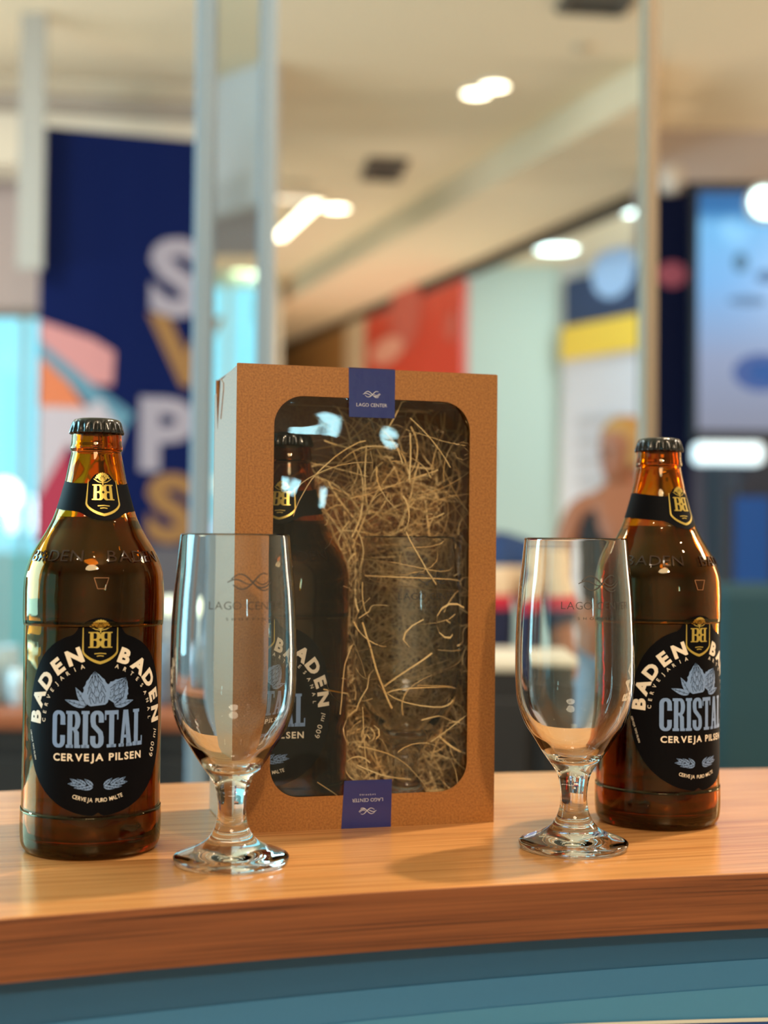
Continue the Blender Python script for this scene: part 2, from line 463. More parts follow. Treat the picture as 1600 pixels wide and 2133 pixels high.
b = MB(); b.box((1, -5, .6), (18, .2, 3.5)); tag(b.build('wall_rear', M_wall), kind='structure')
b = MB(); b.box((6.5, 6, .6), (.2, 24, 3.5)); tag(b.build('wall_right', M_wall), kind='structure')
# glazed left side: low wall, piers and tall panes
for i, y in enumerate((-3.6, -.4, 5.4)):
    b = MB(); b.box((-4.6, y, .6), (.25, .5, 3.4)); tag(b.build('trim_%d' % (i+1), M_wall), kind='structure')
for i, (y0, y1) in enumerate(((-3.35, -.65), (-.15, 5.15))):
    b = MB(); b.box((-4.6, (y0+y1)/2, .6), (.012, y1-y0, 3.3)); tag(b.build('window_%d' % (i+1), M_pane), kind='structure')

# long soffit running away to the left, and the shop line under it
ZS = CAM_Z+1.90
def on_soffit(x, y): return pxz(x, y, ZS)
n1, n2 = on_soffit(1348, 387), on_soffit(560, 730)        # shop line edge
m1, m2 = on_soffit(1348, 204), on_soffit(530, 664)        # inner edge of the soffit
b = MB(); b.prism([m1, n1, n2, m2], (0, 0, CEIL_Z-ZS+.02)); 
tag(b.build('trim_4', M_ceil), kind='structure')
# dark shadow-gap profile on the shop line
dirw = (n2-n1).normalized(); nrm = Vector((-dirw.y, dirw.x, 0));
if nrm.y < 0: nrm = -nrm
b = MB(); b.prism([n1, n2, n2+nrm*.05, n1+nrm*.05], (0, 0, -.075)); tag(b.build('trim_5', mat('dark_profile', srgb(70, 58, 45), .6)), kind='structure')
# shop recess: ceiling, mint side wall, back wall
r1 = n1+Vector((2.2, 3.2, 0)); r2 = n2+nrm*3.2
b = MB(); b.prism([n1+nrm*.05, n2+nrm*.05, r2, r1], (0, 0, .1)); tag(b.build('trim_6', mat('shop_ceiling', srgb(215, 205, 180), .8)), kind='structure')
def wall_px(x0, x1, D0, D1, z0, z1, name, m, th=.06, kind='structure'):
    a, c = px(x0, 1100, D0), px(x1, 1100, D1)
    a.z = c.z = z0; d = (c-a); n = Vector((-d.y, d.x, 0)).normalized()*th
    if n.y < 0: n = -n
    o = MB().prism([a, c, c+n, a+n], (0, 0, z1-z0)).build(name, m)
    if kind: o['kind'] = kind
    return o
Dm = (ZS-CAM_Z)/((1140-548)/FPX)
wall_px(966, 1172, Dm, Dm, FLOOR_Z, ZS, 'wall_mint', mat('mint_paint', srgb(186, 204, 198), .7))
wall_px(1166, 1500, Dm-.02, Dm-1.35, FLOOR_Z, ZS, 'wall_shop', mat('shop_paint', srgb(205, 205, 205), .7))
# shop fronts along the shop line, left of the mint wall
def along(x):   # point of the shop line plane seen at column x (at eye level)
    d = Fv + Rv*((x-800)/FPX); o = Vector((0, 0, CAM_Z))
    den = d.x*dirw.y-d.y*dirw.x
    t = ((n1.x)*dirw.y-(n1.y)*dirw.x)/den
    return o+d*t
def front(x0, x1, z0, z1, name, m, th=.08, off=0.0):
    a, c = along(x0)+nrm*off, along(x1)+nrm*off; a.z = c.z = z0
    return MB().prism([a, c, c+nrm*th, a+nrm*th], (0, 0, z1-z0)).build(name, m)
tag(front(560, 722, FLOOR_Z, ZS-.08, 'wall_timber', mat('timber_cladding', srgb(176, 138, 84), .6)), kind='structure')
tag(front(722, 764, FLOOR_Z, ZS-.08, 'trim_7', mat('pillar_paint', srgb(214, 200, 170), .7), off=-.03), kind='structure')

# cross beam and fascia on the left
DF = 6.1
def slab_px(x0, x1, D0, D1, z0, z1, th, name, m):
    return wall_px(x0, x1, D0, D1, z0, z1, name, m, th)
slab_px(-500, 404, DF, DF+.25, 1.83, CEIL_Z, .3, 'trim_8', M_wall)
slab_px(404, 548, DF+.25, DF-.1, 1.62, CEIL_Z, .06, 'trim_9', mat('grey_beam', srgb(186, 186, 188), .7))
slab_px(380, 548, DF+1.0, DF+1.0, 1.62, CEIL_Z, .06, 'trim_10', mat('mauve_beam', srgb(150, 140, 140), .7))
slab_px(-500, 88, DF+.5, DF+.5, 1.25, CEIL_Z, .3, 'trim_11', mat('mauve_brown_beam', srgb(170, 152, 145), .7))  # plain mauve brown beam
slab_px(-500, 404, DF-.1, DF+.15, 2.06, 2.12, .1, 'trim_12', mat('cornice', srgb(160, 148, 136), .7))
# far glazed end: low sill wall, lintel, mullions, pane
DW = 10.7
slab_px(-900, 566, DW, DW, FLOOR_Z, -.05, .1, 'wall_far', mat('far_sill', srgb(150, 190, 195), .7))
slab_px(-900, 566, DW, DW, CEIL_Z-.10, CEIL_Z, .1, 'trim_13', mat('far_lintel', srgb(190, 215, 205), .7))
p0, p1 = px(-900, 1100, DW+.1), px(566, 1100, DW+.1)
b = MB(); b.box(((p0.x+p1.x)/2, DW+.1, (CEIL_Z-.15)/2), (p1.x-p0.x, .012, CEIL_Z-.05)); tag(b.build('window_3', M_pane), kind='structure')
for i, x in enumerate((-180, 45, 470)):
    a = px(x, 1100, DW+.03); b = MB(); b.box((a.x, a.y, 1.55), (.05, .05, 3.2)); tag(b.build('trim_%d' % (15+i), mat('pale_mullion', srgb(190, 225, 235), .5)), kind='structure')
# right side fascia
slab_px(1346, 2300, 6.95, 6.95, 1.72, CEIL_Z, .4, 'trim_18', mat('mauve_paint', srgb(178, 163, 156), .75))
slab_px(1346, 2300, 7.35, 7.35, FLOOR_Z, 1.8, .1, 'wall_side', mat('side_paint', srgb(70, 74, 96), .7))

# glazed screen posts behind the counter
def post(x0, x1, D, name, m, depth=.05):
    a, c = px(x0, 900, D), px(x1, 900, D)
    b = MB(); b.box(((a.x+c.x)/2, D, (FLOOR_Z+CEIL_Z)/2), (c.x-a.x, depth, CEIL_Z-FLOOR_Z)); o = b.build(name, m, bevel=.004); o['kind'] = 'structure'; return o
M_post = mat('pale_post', srgb(134, 156, 178), .4)
post(402, 439, 1.9, 'trim_19', M_post); post(533, 566, 1.9, 'trim_20', M_post)
post(1334, 1362, 1.9, 'trim_21', mat('beige_post', srgb(138, 122, 104), .45))
a, c = px(437, 900, 1.9), px(535, 900, 1.9)
b = MB(); b.box(((a.x+c.x)/2, 1.9, (FLOOR_Z+CEIL_Z)/2), (c.x-a.x+.004, .008, CEIL_Z-FLOOR_Z-.02)); tag(b.build('window_4', M_pane), kind='structure')

# ------------------------------------------------------------------ ceiling fittings
def lamp(name, x, y, r, col, es, label, zc=CEIL_Z, group='round ceiling lights'):
    p = pxz(x, y, zc)
    root = empty(name, (p.x, p.y, zc)); tag(root, label, 'lamp', group)
    v, f = lathe([(r*1.05, -.001), (r*1.22, -.001), (r*1.22, -.012), (r*1.05, -.016), (r*1.05, -.001)], 32)
    mesh('rim', v, f, mat('lamp_rim', srgb(235, 230, 220), .5), root, True)
    v, f = lathe([(0, -.009), (r*1.05, -.009), (r*1.05, -.003), (0, -.003)], 32)
    mesh('diffuser', v, f, mat('glow_%s' % name+str(int(es*10))+str(col[2]), (1, 1, 1, 1), .5, emit=col, es=es), root)
    return root
WG = (1.0, .86, .58, 1); CG = (.72, 1.0, .96, 1)
lamp('ceiling_light', 1030, 175, .058, WG, 9, 'right one of two touching round warm ceiling lights')
lamp('ceiling_light', 992, 190, .058, WG, 9, 'left one of two touching round warm ceiling lights')
lamp('ceiling_light', 700, 430, .075, WG, 9, 'round warm ceiling light beside the slanting strip light')
lamp('ceiling_light', 1158, 515, .13, CG, 6, 'oval cool white light in the shop ceiling above the mint wall', ZS-.002)
lamp('ceiling_light', 1322, 437, .085, CG, 6, 'cool white light in the shop ceiling next to the beige post', ZS-.002)
def strip(xa, ya, xb, yb, w, z, label, es, col=WG):
    a, c = pxz(xa, ya, z), pxz(xb, yb, z); root = empty('strip_light', (a.x, a.y, z)); tag(root, label, 'lamp', 'strip lights')
    d = c-a; n = Vector((-d.y, d.x, 0)).normalized()*w; q = d.normalized()*w
    o = Vector((a.x, a.y, z))
    MB().prism([-n, d-n, d+n, n], (0, 0, -.03)).build('housing', mat('strip_housing', srgb(225, 215, 200), .5), root)
    nn = n*.85
    MB().prism([Vector((0, 0, -.03))-nn+q*.3, d-q*.3-nn+Vector((0, 0, -.03)), d-q*.3+nn+Vector((0, 0, -.03)), q*.3+nn+Vector((0, 0, -.03))], (0, 0, -.004)).build('diffuser', mat('strip_glow%d' % int(es*10), (1, 1, 1, 1), .5, emit=col, es=es), root)
strip(578, 488, 662, 408, .045, CEIL_Z-.005, 'bright slanting strip light hung from the ceiling beside the pale post', 6)
strip(572, 402, 655, 407, .035, CEIL_Z-.06, 'dimmer horizontal strip light meeting the slanting one', 1.3, (1, .8, .55, 1))
def vent(x, y, w, l, label, z=CEIL_Z):
    p = pxz(x, y, z); root = empty('air_vent', (p.x, p.y, z), .12); tag(root, label, 'vent')
    b = MB()
    for dx, dy, sx_, sy_ in ((0, -l/2, w, .03), (0, l/2, w, .03), (-w/2, 0, .03, l), (w/2, 0, .03, l)): b.box((dx, dy, -.01), (sx_, sy_, .02))
    b.build('frame', mat('vent_frame', srgb(92, 84, 74), .6), root)
    for i in range(5):
        b = MB(); b.box((0, -l/2+l*(i+.5)/5, -.006), (w-.04, l/5*.6, .006)); b.build('slat', mat('vent_slat', srgb(74, 68, 60), .6), root)
vent(800, 350, .19, .40, 'small dark air vent in the ceiling left of the round lights')
vent(1240, 2, .24, .17, 'dark square air vent at the top edge, near the beige post')
p = pxz(1212, 97, CEIL_Z); v, f = lathe([(0, -.02), (.03, -.018), (.042, -.004), (.042, 0), (0, 0)], 24)
o = mesh('smoke_detector', v, f, mat('detector', srgb(190, 172, 145), .5), None, True); o.location = p; tag(o, 'small pale round detector on the ceiling under the square vent', 'detector')

# ------------------------------------------------------------------ banner with letters (left)
def board_frame(x0, y0, x1, y1, D0, D1, ybot):
    """local frame of an upright board seen between columns x0..x1"""
    a, c = px(x0, y0, D0), px(x1, y1, D1)
    top = (a.z+c.z)/2; bot = px((x0+x1)/2, ybot, (D0+D1)/2).z
    d = Vector((c.x-a.x, c.y-a.y, 0)); return a, d.normalized(), d.length, top, bot
def flat_fn(d, root, off):
    n = Vector((d.y, -d.x, 0))
    if n.y > 0: n = -n
    return lambda u, v: d*u+Vector((0, 0, v))+n*off
D0b, D1b = 5.6, 5.78
a, d, Lb, zt, zb = board_frame(88, 262, 404, 292, D0b, D1b, 1138)
ban = empty('banner', (a.x, a.y, zb)); tag(ban, 'tall navy advertising banner with big white and gold letters and coloured facets', 'banner')
H = zt-zb; Lx = Lb*1.05
n = Vector((-d.y, d.x, 0))
MB().prism([Vector((0, 0, 0)), d*Lx, d*Lx+n*.04, n*.04], (0, 0, H)).build('panel', mat('banner_navy', srgb(8, 24, 76), .7, spec=.1), ban)
sc = D0b/FPX
def bx(x, y): # photo px on the banner -> local u, v
    return ((x-88)/316*Lb, (1138-y)*D0b/FPX*1.01)
def blet(ch, x, y, h, col):
    A = Art(); hh = h*D0b/FPX; u, v = bx(x, y); A.text(ch, u, v, hh, bold=.045, sx=1.12)
    A.build('letter', flat_fn(d, ban, .004), col, ban)
MWb = mat('banner_white', srgb(160, 152, 168), .6); MGb = mat('banner_gold', srgb(148, 106, 60), .6)
blet('S', 372, 560, 160, MWb); blet('V', 392, 715, 145, MGb); blet('P', 357, 895, 150, MWb); blet('S', 365, 1052, 140, MGb)
def facet(pts, col, off=.004):
    A = Art(); A.poly([bx(*p) for p in pts]); A.build('facet', flat_fn(d, ban, off), col, ban)
MB().prism([d*.02, d*(Lx-.02), d*(Lx-.02)+n*.05, d*.02+n*.05], (0, 0, FLOOR_Z-zb)).build('base', mat('banner_base', srgb(88, 86, 96), .6), ban)
facet([(90, 672), (200, 705), (243, 730), (240, 800), (150, 800), (90, 760)], mat('facet_pink', srgb(205, 140, 142), .6), .003)
facet([(90, 715), (200, 800), (285, 860), (255, 910), (150, 800), (90, 742)], mat('facet_teal', srgb(90, 140, 165), .6), .004)
facet([(90, 748), (150, 800), (185, 850), (90, 850)], mat('facet_orange', srgb(214, 120, 80), .6), .005)
facet([(90, 850), (185, 850), (215, 830), (262, 900), (240, 960), (150, 930), (90, 1040)], mat('facet_pale', srgb(190, 180, 192), .6), .006)
facet([(90, 1138), (90, 1040), (150, 925), (165, 1010), (128, 1138)], mat('facet_crimson', srgb(165, 38, 70), .6), .007)

# pale strip panel left of the banner
a, c = px(30, 900, 5.5), px(84, 900, 5.5)
b = MB(); b.box(((a.x+c.x)/2, 5.5, (1.22+CEIL_Z)/2), (c.x-a.x, .02, CEIL_Z-1.22)); tag(b.build('trim_22', mat('frosted_post', srgb(158, 152, 142), .5)), kind='structure')

# ------------------------------------------------------------------ signs on the right
def sign_on_line(x0, x1, z0, z1, name, label, cat, m, off=-.03):
    a, c = along(x0)+nrm*off, along(x1)+nrm*off
    root = empty(name, (a.x, a.y, z0)); tag(root, label, cat); d = Vector((c.x-a.x, c.y-a.y, 0)); L = d.length; d.normalize()
    MB().prism([Vector((0, 0, 0)), d*L, d*L+nrm*.04, nrm*.04], (0, 0, z1-z0)).build('panel', m, root)
    return root, d, L
def dl(x): return along(x).y
rs, d, L = sign_on_line(764, 968, -.1, ZS-.10, 'shop_sign', 'red shop front panel with pale round emblem, left of the mint wall', 'sign', mat('sign_red', srgb(214, 66, 46), .35))
Hs = ZS-.1+.1
def emb(x, y, rx, ry, m, nm='emblem', off=.006):
    Dp = dl(x); P = px(x, y, Dp); u = (Vector((P.x, P.y, 0))-Vector((rs.location.x, rs.location.y, 0))).length; A = Art()
    A.ell(u, P.z-rs.location.z, rx, ry); A.build(nm, flat_fn(d, rs, off), m, rs)
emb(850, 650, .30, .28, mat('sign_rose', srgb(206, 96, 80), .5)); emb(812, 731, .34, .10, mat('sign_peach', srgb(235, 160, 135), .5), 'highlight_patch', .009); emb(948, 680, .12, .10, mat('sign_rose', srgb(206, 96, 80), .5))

# poster on shop wall
a, c = px(1172, 1100, Dm-.12), px(1345, 1100, Dm-.78)
root = empty('poster', (a.x, a.y, -.9)); tag(root, 'tall shop poster, navy top, yellow stripe and white lower sheet', 'poster')
d = Vector((c.x-a.x, c.y-a.y, 0)); L = d.length; d.normalize(); n = Vector((-d.y, d.x, 0)); n = n if n.y > 0 else -n
def zz(y, D): return px(1250, y, D).z+.9
Pm = (a.y+c.y)/2
def band(nm, za, zb2, m, off=0): MB().prism([Vector((0, 0, za))-n*off, d*L+Vector((0, 0, za))-n*off, d*L+Vector((0, 0, za))+n*.03, Vector((0, 0, za))+n*.03], (0, 0, zb2-za)).build(nm, m, root)
z_y0, z_y1 = zz(738, Pm), zz(668, Pm)
band('white_sheet', 0, z_y0, mat('poster_white', srgb(198, 198, 210), .6))
band('yellow_stripe', z_y0, z_y1, mat('poster_yellow', srgb(226, 190, 70), .5), .03)
band('navy_header', z_y1, ZS+.9-.12, mat('poster_navy', srgb(40, 56, 92), .5))
A = Art(); A.text('25%', .55*L, z_y1+.28, .30, bold=.05); A.build('header_print', flat_fn(d, root, .012), mat('poster_pale_blue', srgb(160, 190, 230), .5), root) if False else None
A = Art(); A.ell(L*.62, z_y1+.30, .20, .17); A.build('pale_emblem', flat_fn(d, root, .012), mat('poster_pale_blue', srgb(150, 180, 225), .5), root)
A = Art()
for i in range(4): A.stroke([(L*.18, z_y0-.42-i*.13), (L*(.75-.1*(i % 2)), z_y0-.42-i*.13)], .045)
A.build('text_lines', flat_fn(d, root, .012), mat('poster_grey', srgb(180, 178, 186), .6), root)

# navy column and the lit screen at far right
a, c = px(1350, 1100, 6.6), px(1443, 1100, 6.6)
col_ = empty('pylon', (a.x, 6.6, FLOOR_Z)); tag(col_, 'narrow navy display column between the beige post and the lit screen', 'column')
w = c.x-a.x; zt = px(1400, 378, 6.6).z
b = MB(); b.box((w/2, .15, (zt-FLOOR_Z)/2), (w, .3, zt-FLOOR_Z)); b.build('body', mat('column_navy', srgb(5, 14, 46), .6, spec=.1), col_, bevel=.01)
A = Art(); A.ell(w*.5, px(1400, 572, 6.6).z-FLOOR_Z, .07, .06); A.build('red_emblem', lambda u, v: Vector((u, -.004, v)), mat('column_red', srgb(170, 80, 100), .5), col_)
p = px(1400, 378, 6.45); v, f = lathe([(0, -.06), (.05, -.05), (.06, 0), (.05, .06), (0, .07)], 20)
o = mesh('camera_dome', v, f, mat('dome', srgb(205, 190, 178), .5), None, True); o.location = p; tag(o, 'pale dome fitting on the fascia above the navy column', 'camera')
a, c = px(1446, 1100, 6.3), px(1760, 1100, 6.3)
scr = empty('display_screen', (a.x, 6.3, px(1500, 905, 6.3).z)); tag(scr, 'tall backlit advertising screen with blue and pale print at the right edge', 'screen')
w = c.x-a.x; hS = px(1500, 388, 6.3).z-scr.location.z
b = MB(); b.box((w/2, .08, hS/2), (w, .1, hS+.06)); b.build('housing', mat('screen_housing', srgb(24, 28, 40), .4), scr, bevel=.01)
def sband(nm, z0, z1, col, es, x0=.02, x1=None):
    b = MB(); x1_ = x1 or w-.02; b.box(((x0+x1_)/2, .026, (z0+z1)/2), (x1_-x0, .012, z1-z0)); return b.build(nm, mat('scr_'+nm+str(z0), (0, 0, 0, 1), .4, emit=col, es=es), scr)
def screen_mat():
    m = bpy.data.materials.new('screen_picture'); m.use_nodes = True; nt = m.node_tree; p = nt.nodes['Principled BSDF']
    p.inputs['Base Color'].default_value = (.01, .01, .01, 1); p.inputs['Roughness'].default_value = .2
    tc = nt.nodes.new('ShaderNodeTexCoord'); s = nt.nodes.new('ShaderNodeSeparateXYZ'); r = nt.nodes.new('ShaderNodeValToRGB')
    r.color_ramp.elements[0].position = 0; r.color_ramp.elements[0].color = srgb(128, 132, 150)
    r.color_ramp.elements[1].position = 1; r.color_ramp.elements[1].color = srgb(20, 92, 150)
    for ps, cc in ((.3, srgb(136, 150, 180)), (.62, srgb(112, 172, 225)), (.86, srgb(110, 180, 230)), (.92, srgb(30, 108, 168))):
        e = r.color_ramp.elements.new(ps); e.color = cc
    L_ = nt.links.new; L_(tc.outputs['Generated'], s.inputs[0]); L_(s.outputs[2], r.inputs[0]); L_(r.outputs[0], p.inputs['Emission Color']); p.inputs['Emission Strength'].default_value = 1.15
    return m
b = MB(); b.box((w/2, .026, hS/2), (w-.04, .012, hS-.04)); b.build('picture', screen_mat(), scr)
def smark(x, y, rx, ry, col, es=.8, nm='printed_mark'):
    P = px(x, y, 6.3); A = Art(); A.ell(P.x-scr.location.x, P.z-scr.location.z, rx, ry); A.build(nm, lambda u, v: Vector((u, .017, v)), mat('mark_%d_%d' % (x, y), (0, 0, 0, 1), .4, emit=col, es=es), scr)
smark(1545, 545, .035, .045, srgb(70, 130, 170)); smark(1600, 575, .05, .03, srgb(80, 130, 180)); smark(1560, 625, .09, .022, srgb(95, 140, 185)); smark(1590, 775, .13, .085, srgb(40, 90, 165)); smark(1600, 775, .085, .045, srgb(110, 140, 190), nm='printed_mark')
lmp = empty('wall_light', px(1592, 424, 6.05)); tag(lmp, 'round cool white light in front of the screen, cut by the right edge', 'lamp')
v, f = lathe([(0, -.02), (.062, -.02), (.062, .0), (0, .0)], 28); o = mesh('diffuser', v, f, mat('cool_glow', (1, 1, 1, 1), .5, emit=CG, es=5), lmp); o.rotation_euler = (pi/2, 0, 0)
v, f = lathe([(.064, -.022), (.08, -.02), (.08, .03), (.064, .03), (.064, -.022)], 28); o = mesh('rim', v, f, M_alu, lmp, True); o.rotation_euler = (pi/2, 0, 0)
b = MB(); b.box((0, .16, 0), (.02, .28, .02)); b.build('arm', M_alu, lmp)

# beverage cooler with lit header under the screen
a, c = px(1440, 1100, 5.6), px(1700, 1100, 5.6)
ck = empty('display_cooler', (a.x, 5.6, FLOOR_Z)); tag(ck, 'dark blue display cooler with glowing white header strip', 'cooler')
w = c.x-a.x; top = px(1520, 905, 5.6).z-FLOOR_Z
b = MB(); b.box((w/2+.1, .35, (top-.06)/2), (w-.2, .6, top-.06)); b.build('cabinet', mat('cooler_body', srgb(16, 24, 44), .4), ck, bevel=.01)
b = MB(); b.box((w*.30, .02, top-.075), (w*.54, .10, .085)); b.build('lit_header', mat('header_glow', (1, 1, 1, 1), .5, emit=(.55, .85, 1, 1), es=1.15), ck, bevel=.02)
b = MB(); b.box((w*.48, .035, top-.62), (w*.34, .02, .75)); b.build('glass_door', mat('cooler_door', srgb(14, 60, 120), .25, emit=srgb(10, 60, 120), es=.4), ck)
b = MB(); b.box((w*.33, .035, top-.62), (.02, .03, .8)); b.build('door_frame', mat('cooler_frame', srgb(10, 12, 20), .4), ck)
# teal bench
a, c = px(1490, 1100, 3.4), px(1790, 1100, 3.4)
bn = empty('bench', (a.x, 3.4, FLOOR_Z)); tag(bn, 'dark teal upholstered bench with tall back near the right edge', 'bench')
w = c.x-a.x; bt = px(1560, 1215, 3.4).z-FLOOR_Z
b = MB(); b.box((w/2, .08, bt/2+.05), (w, .14, bt-.1)); b.build('backrest', mat('teal_fabric', srgb(18, 62, 74), .7), bn, bevel=.03)
b = MB(); b.box((w/2, .38, .40), (w, .5, .14)); b.build('seat', MATS['teal_fabric'], bn, bevel=.03)
for lx in (.06, w-.06):
    for ly in (.1, .55): b = MB(); b.box((lx, ly, .165), (.04, .04, .33)); b.build('leg', mat('bench_leg', srgb(30, 28, 26), .5), bn)

# ------------------------------------------------------------------ furniture behind the counter
M_dark = mat('dark_laminate', srgb(26, 26, 30), .5); M_brown = mat('brown_wood', srgb(150, 84, 52), .5)
def cabinet(name, label, x0, x1, D, ytop, wtop, depth=.5, mt=M_brown):
    a, c = px(x0, 1100, D), px(x1, 1100, D); zt = px((x0+x1)/2, ytop, D).z
    r = empty(name, (a.x, D, FLOOR_Z)); tag(r, label, 'cabinet' if name != 'side_table' else 'table'); w = c.x-a.x; h = zt-FLOOR_Z
    b = MB(); b.box((w/2, depth/2, (h-wtop)/2), (w-.02, depth-.02, h-wtop)); b.build('body', M_dark, r, bevel=.004)
    b = MB(); b.box((w/2, depth/2, h-wtop/2), (w, depth, wtop)); b.build('top', mt, r, bevel=.006)
    k = max(2, int(w/.4))
    for i in range(k):
        b = MB(); b.box((w*(i+.5)/k, -.0, (h-wtop)/2), (w/k-.02, .02, h-wtop-.1)); dr = b.build('door', M_dark, r, bevel=.003)
        b = MB(); b.box((w*(i+.5)/k+.12, -.018, (h-wtop)*.7), (.012, .014, .12)); b.build('handle', M_alu, dr)
    return r
cabinet('service_cabinet', 'black service cabinet with brown wooden top behind the left bottle', -260, 452, 2.6, 1487, .03)
cabinet('drinks_cabinet', 'low black cabinet with pale top behind the right glass', 1010, 1210, 2.6, 1372, .024, .3, mt=mat('pale_top', srgb(225, 214, 196), .4))
def small_vessel(x, y, D, z_on, r, h, col, label, cat='cup', nm='cup'):
    P = px(x, 1100, D); o_ = empty(nm, (P.x, D+.02, z_on)); tag(o_, label, cat)
    v, f = lathe([(0, 0), (r*.75, 0), (r*.85, h*.1), (r, h*.6), (r*.95, h), (r*.88, h), (r*.9, h*.6), (r*.7, h*.12), (0, h*.1)], 28)
    mesh('body', v, f, mat('ves_'+label[:12], col, .3), o_, True)
    if nm == 'cup':
        m_ = MB(); pts = [(r*.9, h*.75), (r*1.45, h*.75), (r*1.5, h*.45), (r*.9, h*.3)]
        for p_, q_ in zip(pts, pts[1:]): m_.tube((p_[0], 0, p_[1]), (q_[0], 0, q_[1]), r*.1)
        m_.build('handle', mat('ves_'+label[:12], col, .3), o_)
    return o_
zc = px(100, 1487, 2.6).z
small_vessel(-12, 0, 2.75, zc, .05, .11, srgb(150, 180, 195), 'pale blue jar on the black cabinet at the left edge', 'jar', 'jar')
small_vessel(52, 0, 2.72, zc, .035, .07, srgb(190, 200, 205), 'small white cup on the black cabinet beside the pale blue jar')
small_vessel(350, 0, 2.75, zc, .04, .12, srgb(120, 135, 155), 'blue grey jar on the black cabinet between bottle and glass', 'jar', 'jar')
small_vessel(425, 0, 2.9, zc, .05, .17, srgb(60, 66, 80), 'dark grey jar on the black cabinet behind the left glass', 'jar', 'jar')
# small warm lamps far away on the left (table lights)
def globe(x, y, D, r, col, es, label):
    P = px(x, y, D); root = empty('table_lamp', (P.x, P.y, P.z)); tag(root, label, 'lamp', 'small far lamps')
    v, f = lathe([(0, -r)]+[(r*cos(radians(t)), r*sin(radians(t))) for t in range(-75, 90, 15)]+[(0, r)], 20); mesh('globe', v, f, mat('gl_'+label[:14], (1, 1, 1, 1), .5, emit=col, es=es), root, True)
    b = MB(); b.tube((0, 0, -r*.9), (0, 0, FLOOR_Z-P.z+.02), .012); b.build('stem', M_alu, root)
    b = MB(); b.tube((0, 0, FLOOR_Z-P.z), (0, 0, FLOOR_Z-P.z+.02), .11, 24); b.build('base', M_alu, root)
globe(352, 1262, 5.0, .030, (.9, 1, .6, 1), 1.3, 'small yellow green globe lamp between left bottle and left glass')
globe(425, 1008, 9.0, .07, (1, .95, .7, 1), 1.6, 'yellowish globe lamp behind the glass pane left of the box')
globe(430, 1102, 8.0, .06, (.15, .5, 1, 1), 1.2, 'blue globe lamp just above the left glass rim')
globe(10, 1030, 9.0, .10, (1, 1, .95, 1), 2.2, 'white globe lamp at the left edge of the picture')
globe(505, 566, 9.2, .05, (.9, 1, .6, 1), 2.2, 'yellow green globe lamp high behind the glass pane') if False else None
lamp('ceiling_light', 508, 566, .09, (.9, 1, .55, 1), 5, 'yellow green light seen through the pane, left of a white one')
lamp('ceiling_light', 541, 568, .08, (1, 1, .85, 1), 5, 'whitish light seen through the pane beside the pale post')
# grey partition below the banner
a, c = px(300, 1100, 5.9), px(410, 1100, 5.9)

# teal planter wall outside left
slab_px(-700, 300, 10.3, 10.3, FLOOR_Z, px(40, 1152, 10).z, .3, 'wall_low', mat('teal_low_wall', srgb(130, 205, 215), .6))

# ------------------------------------------------------------------ people
def skin_fig(name, joints, edges, m, parent, sub=2):
    me = bpy.data.meshes.new(name); me.from_pydata([j[0] for j in joints], edges, []); 
    o = bpy.data.objects.new(name, me); COL.objects.link(o); o.parent = parent
    me.materials.append(m)
    md = o.modifiers.new('skin', 'SKIN'); md.use_smooth_shade = True
    lay = me.skin_vertices[0].data if me.skin_vertices else None
    if lay is None:
        bm = bmesh.new(); bm.from_mesh(me); bm.verts.layers.skin.verify(); bm.to_mesh(me); bm.free(); lay = me.skin_vertices[0].data
    for i, j in enumerate(joints):
        r = j[1]; lay[i].radius = (r, r) if not isinstance(r, tuple) else r
        lay[i].use_root = (i == 0)
    s_ = o.modifiers.new('sub', 'SUBSURF'); s_.levels = sub; s_.render_levels = sub
    return o
M_skin = mat('skin', srgb(150, 92, 64), .55); M_hair = mat('blond_hair', srgb(176, 128, 66), .6); M_darkhair = mat('dark_hair', srgb(50, 34, 26), .6)

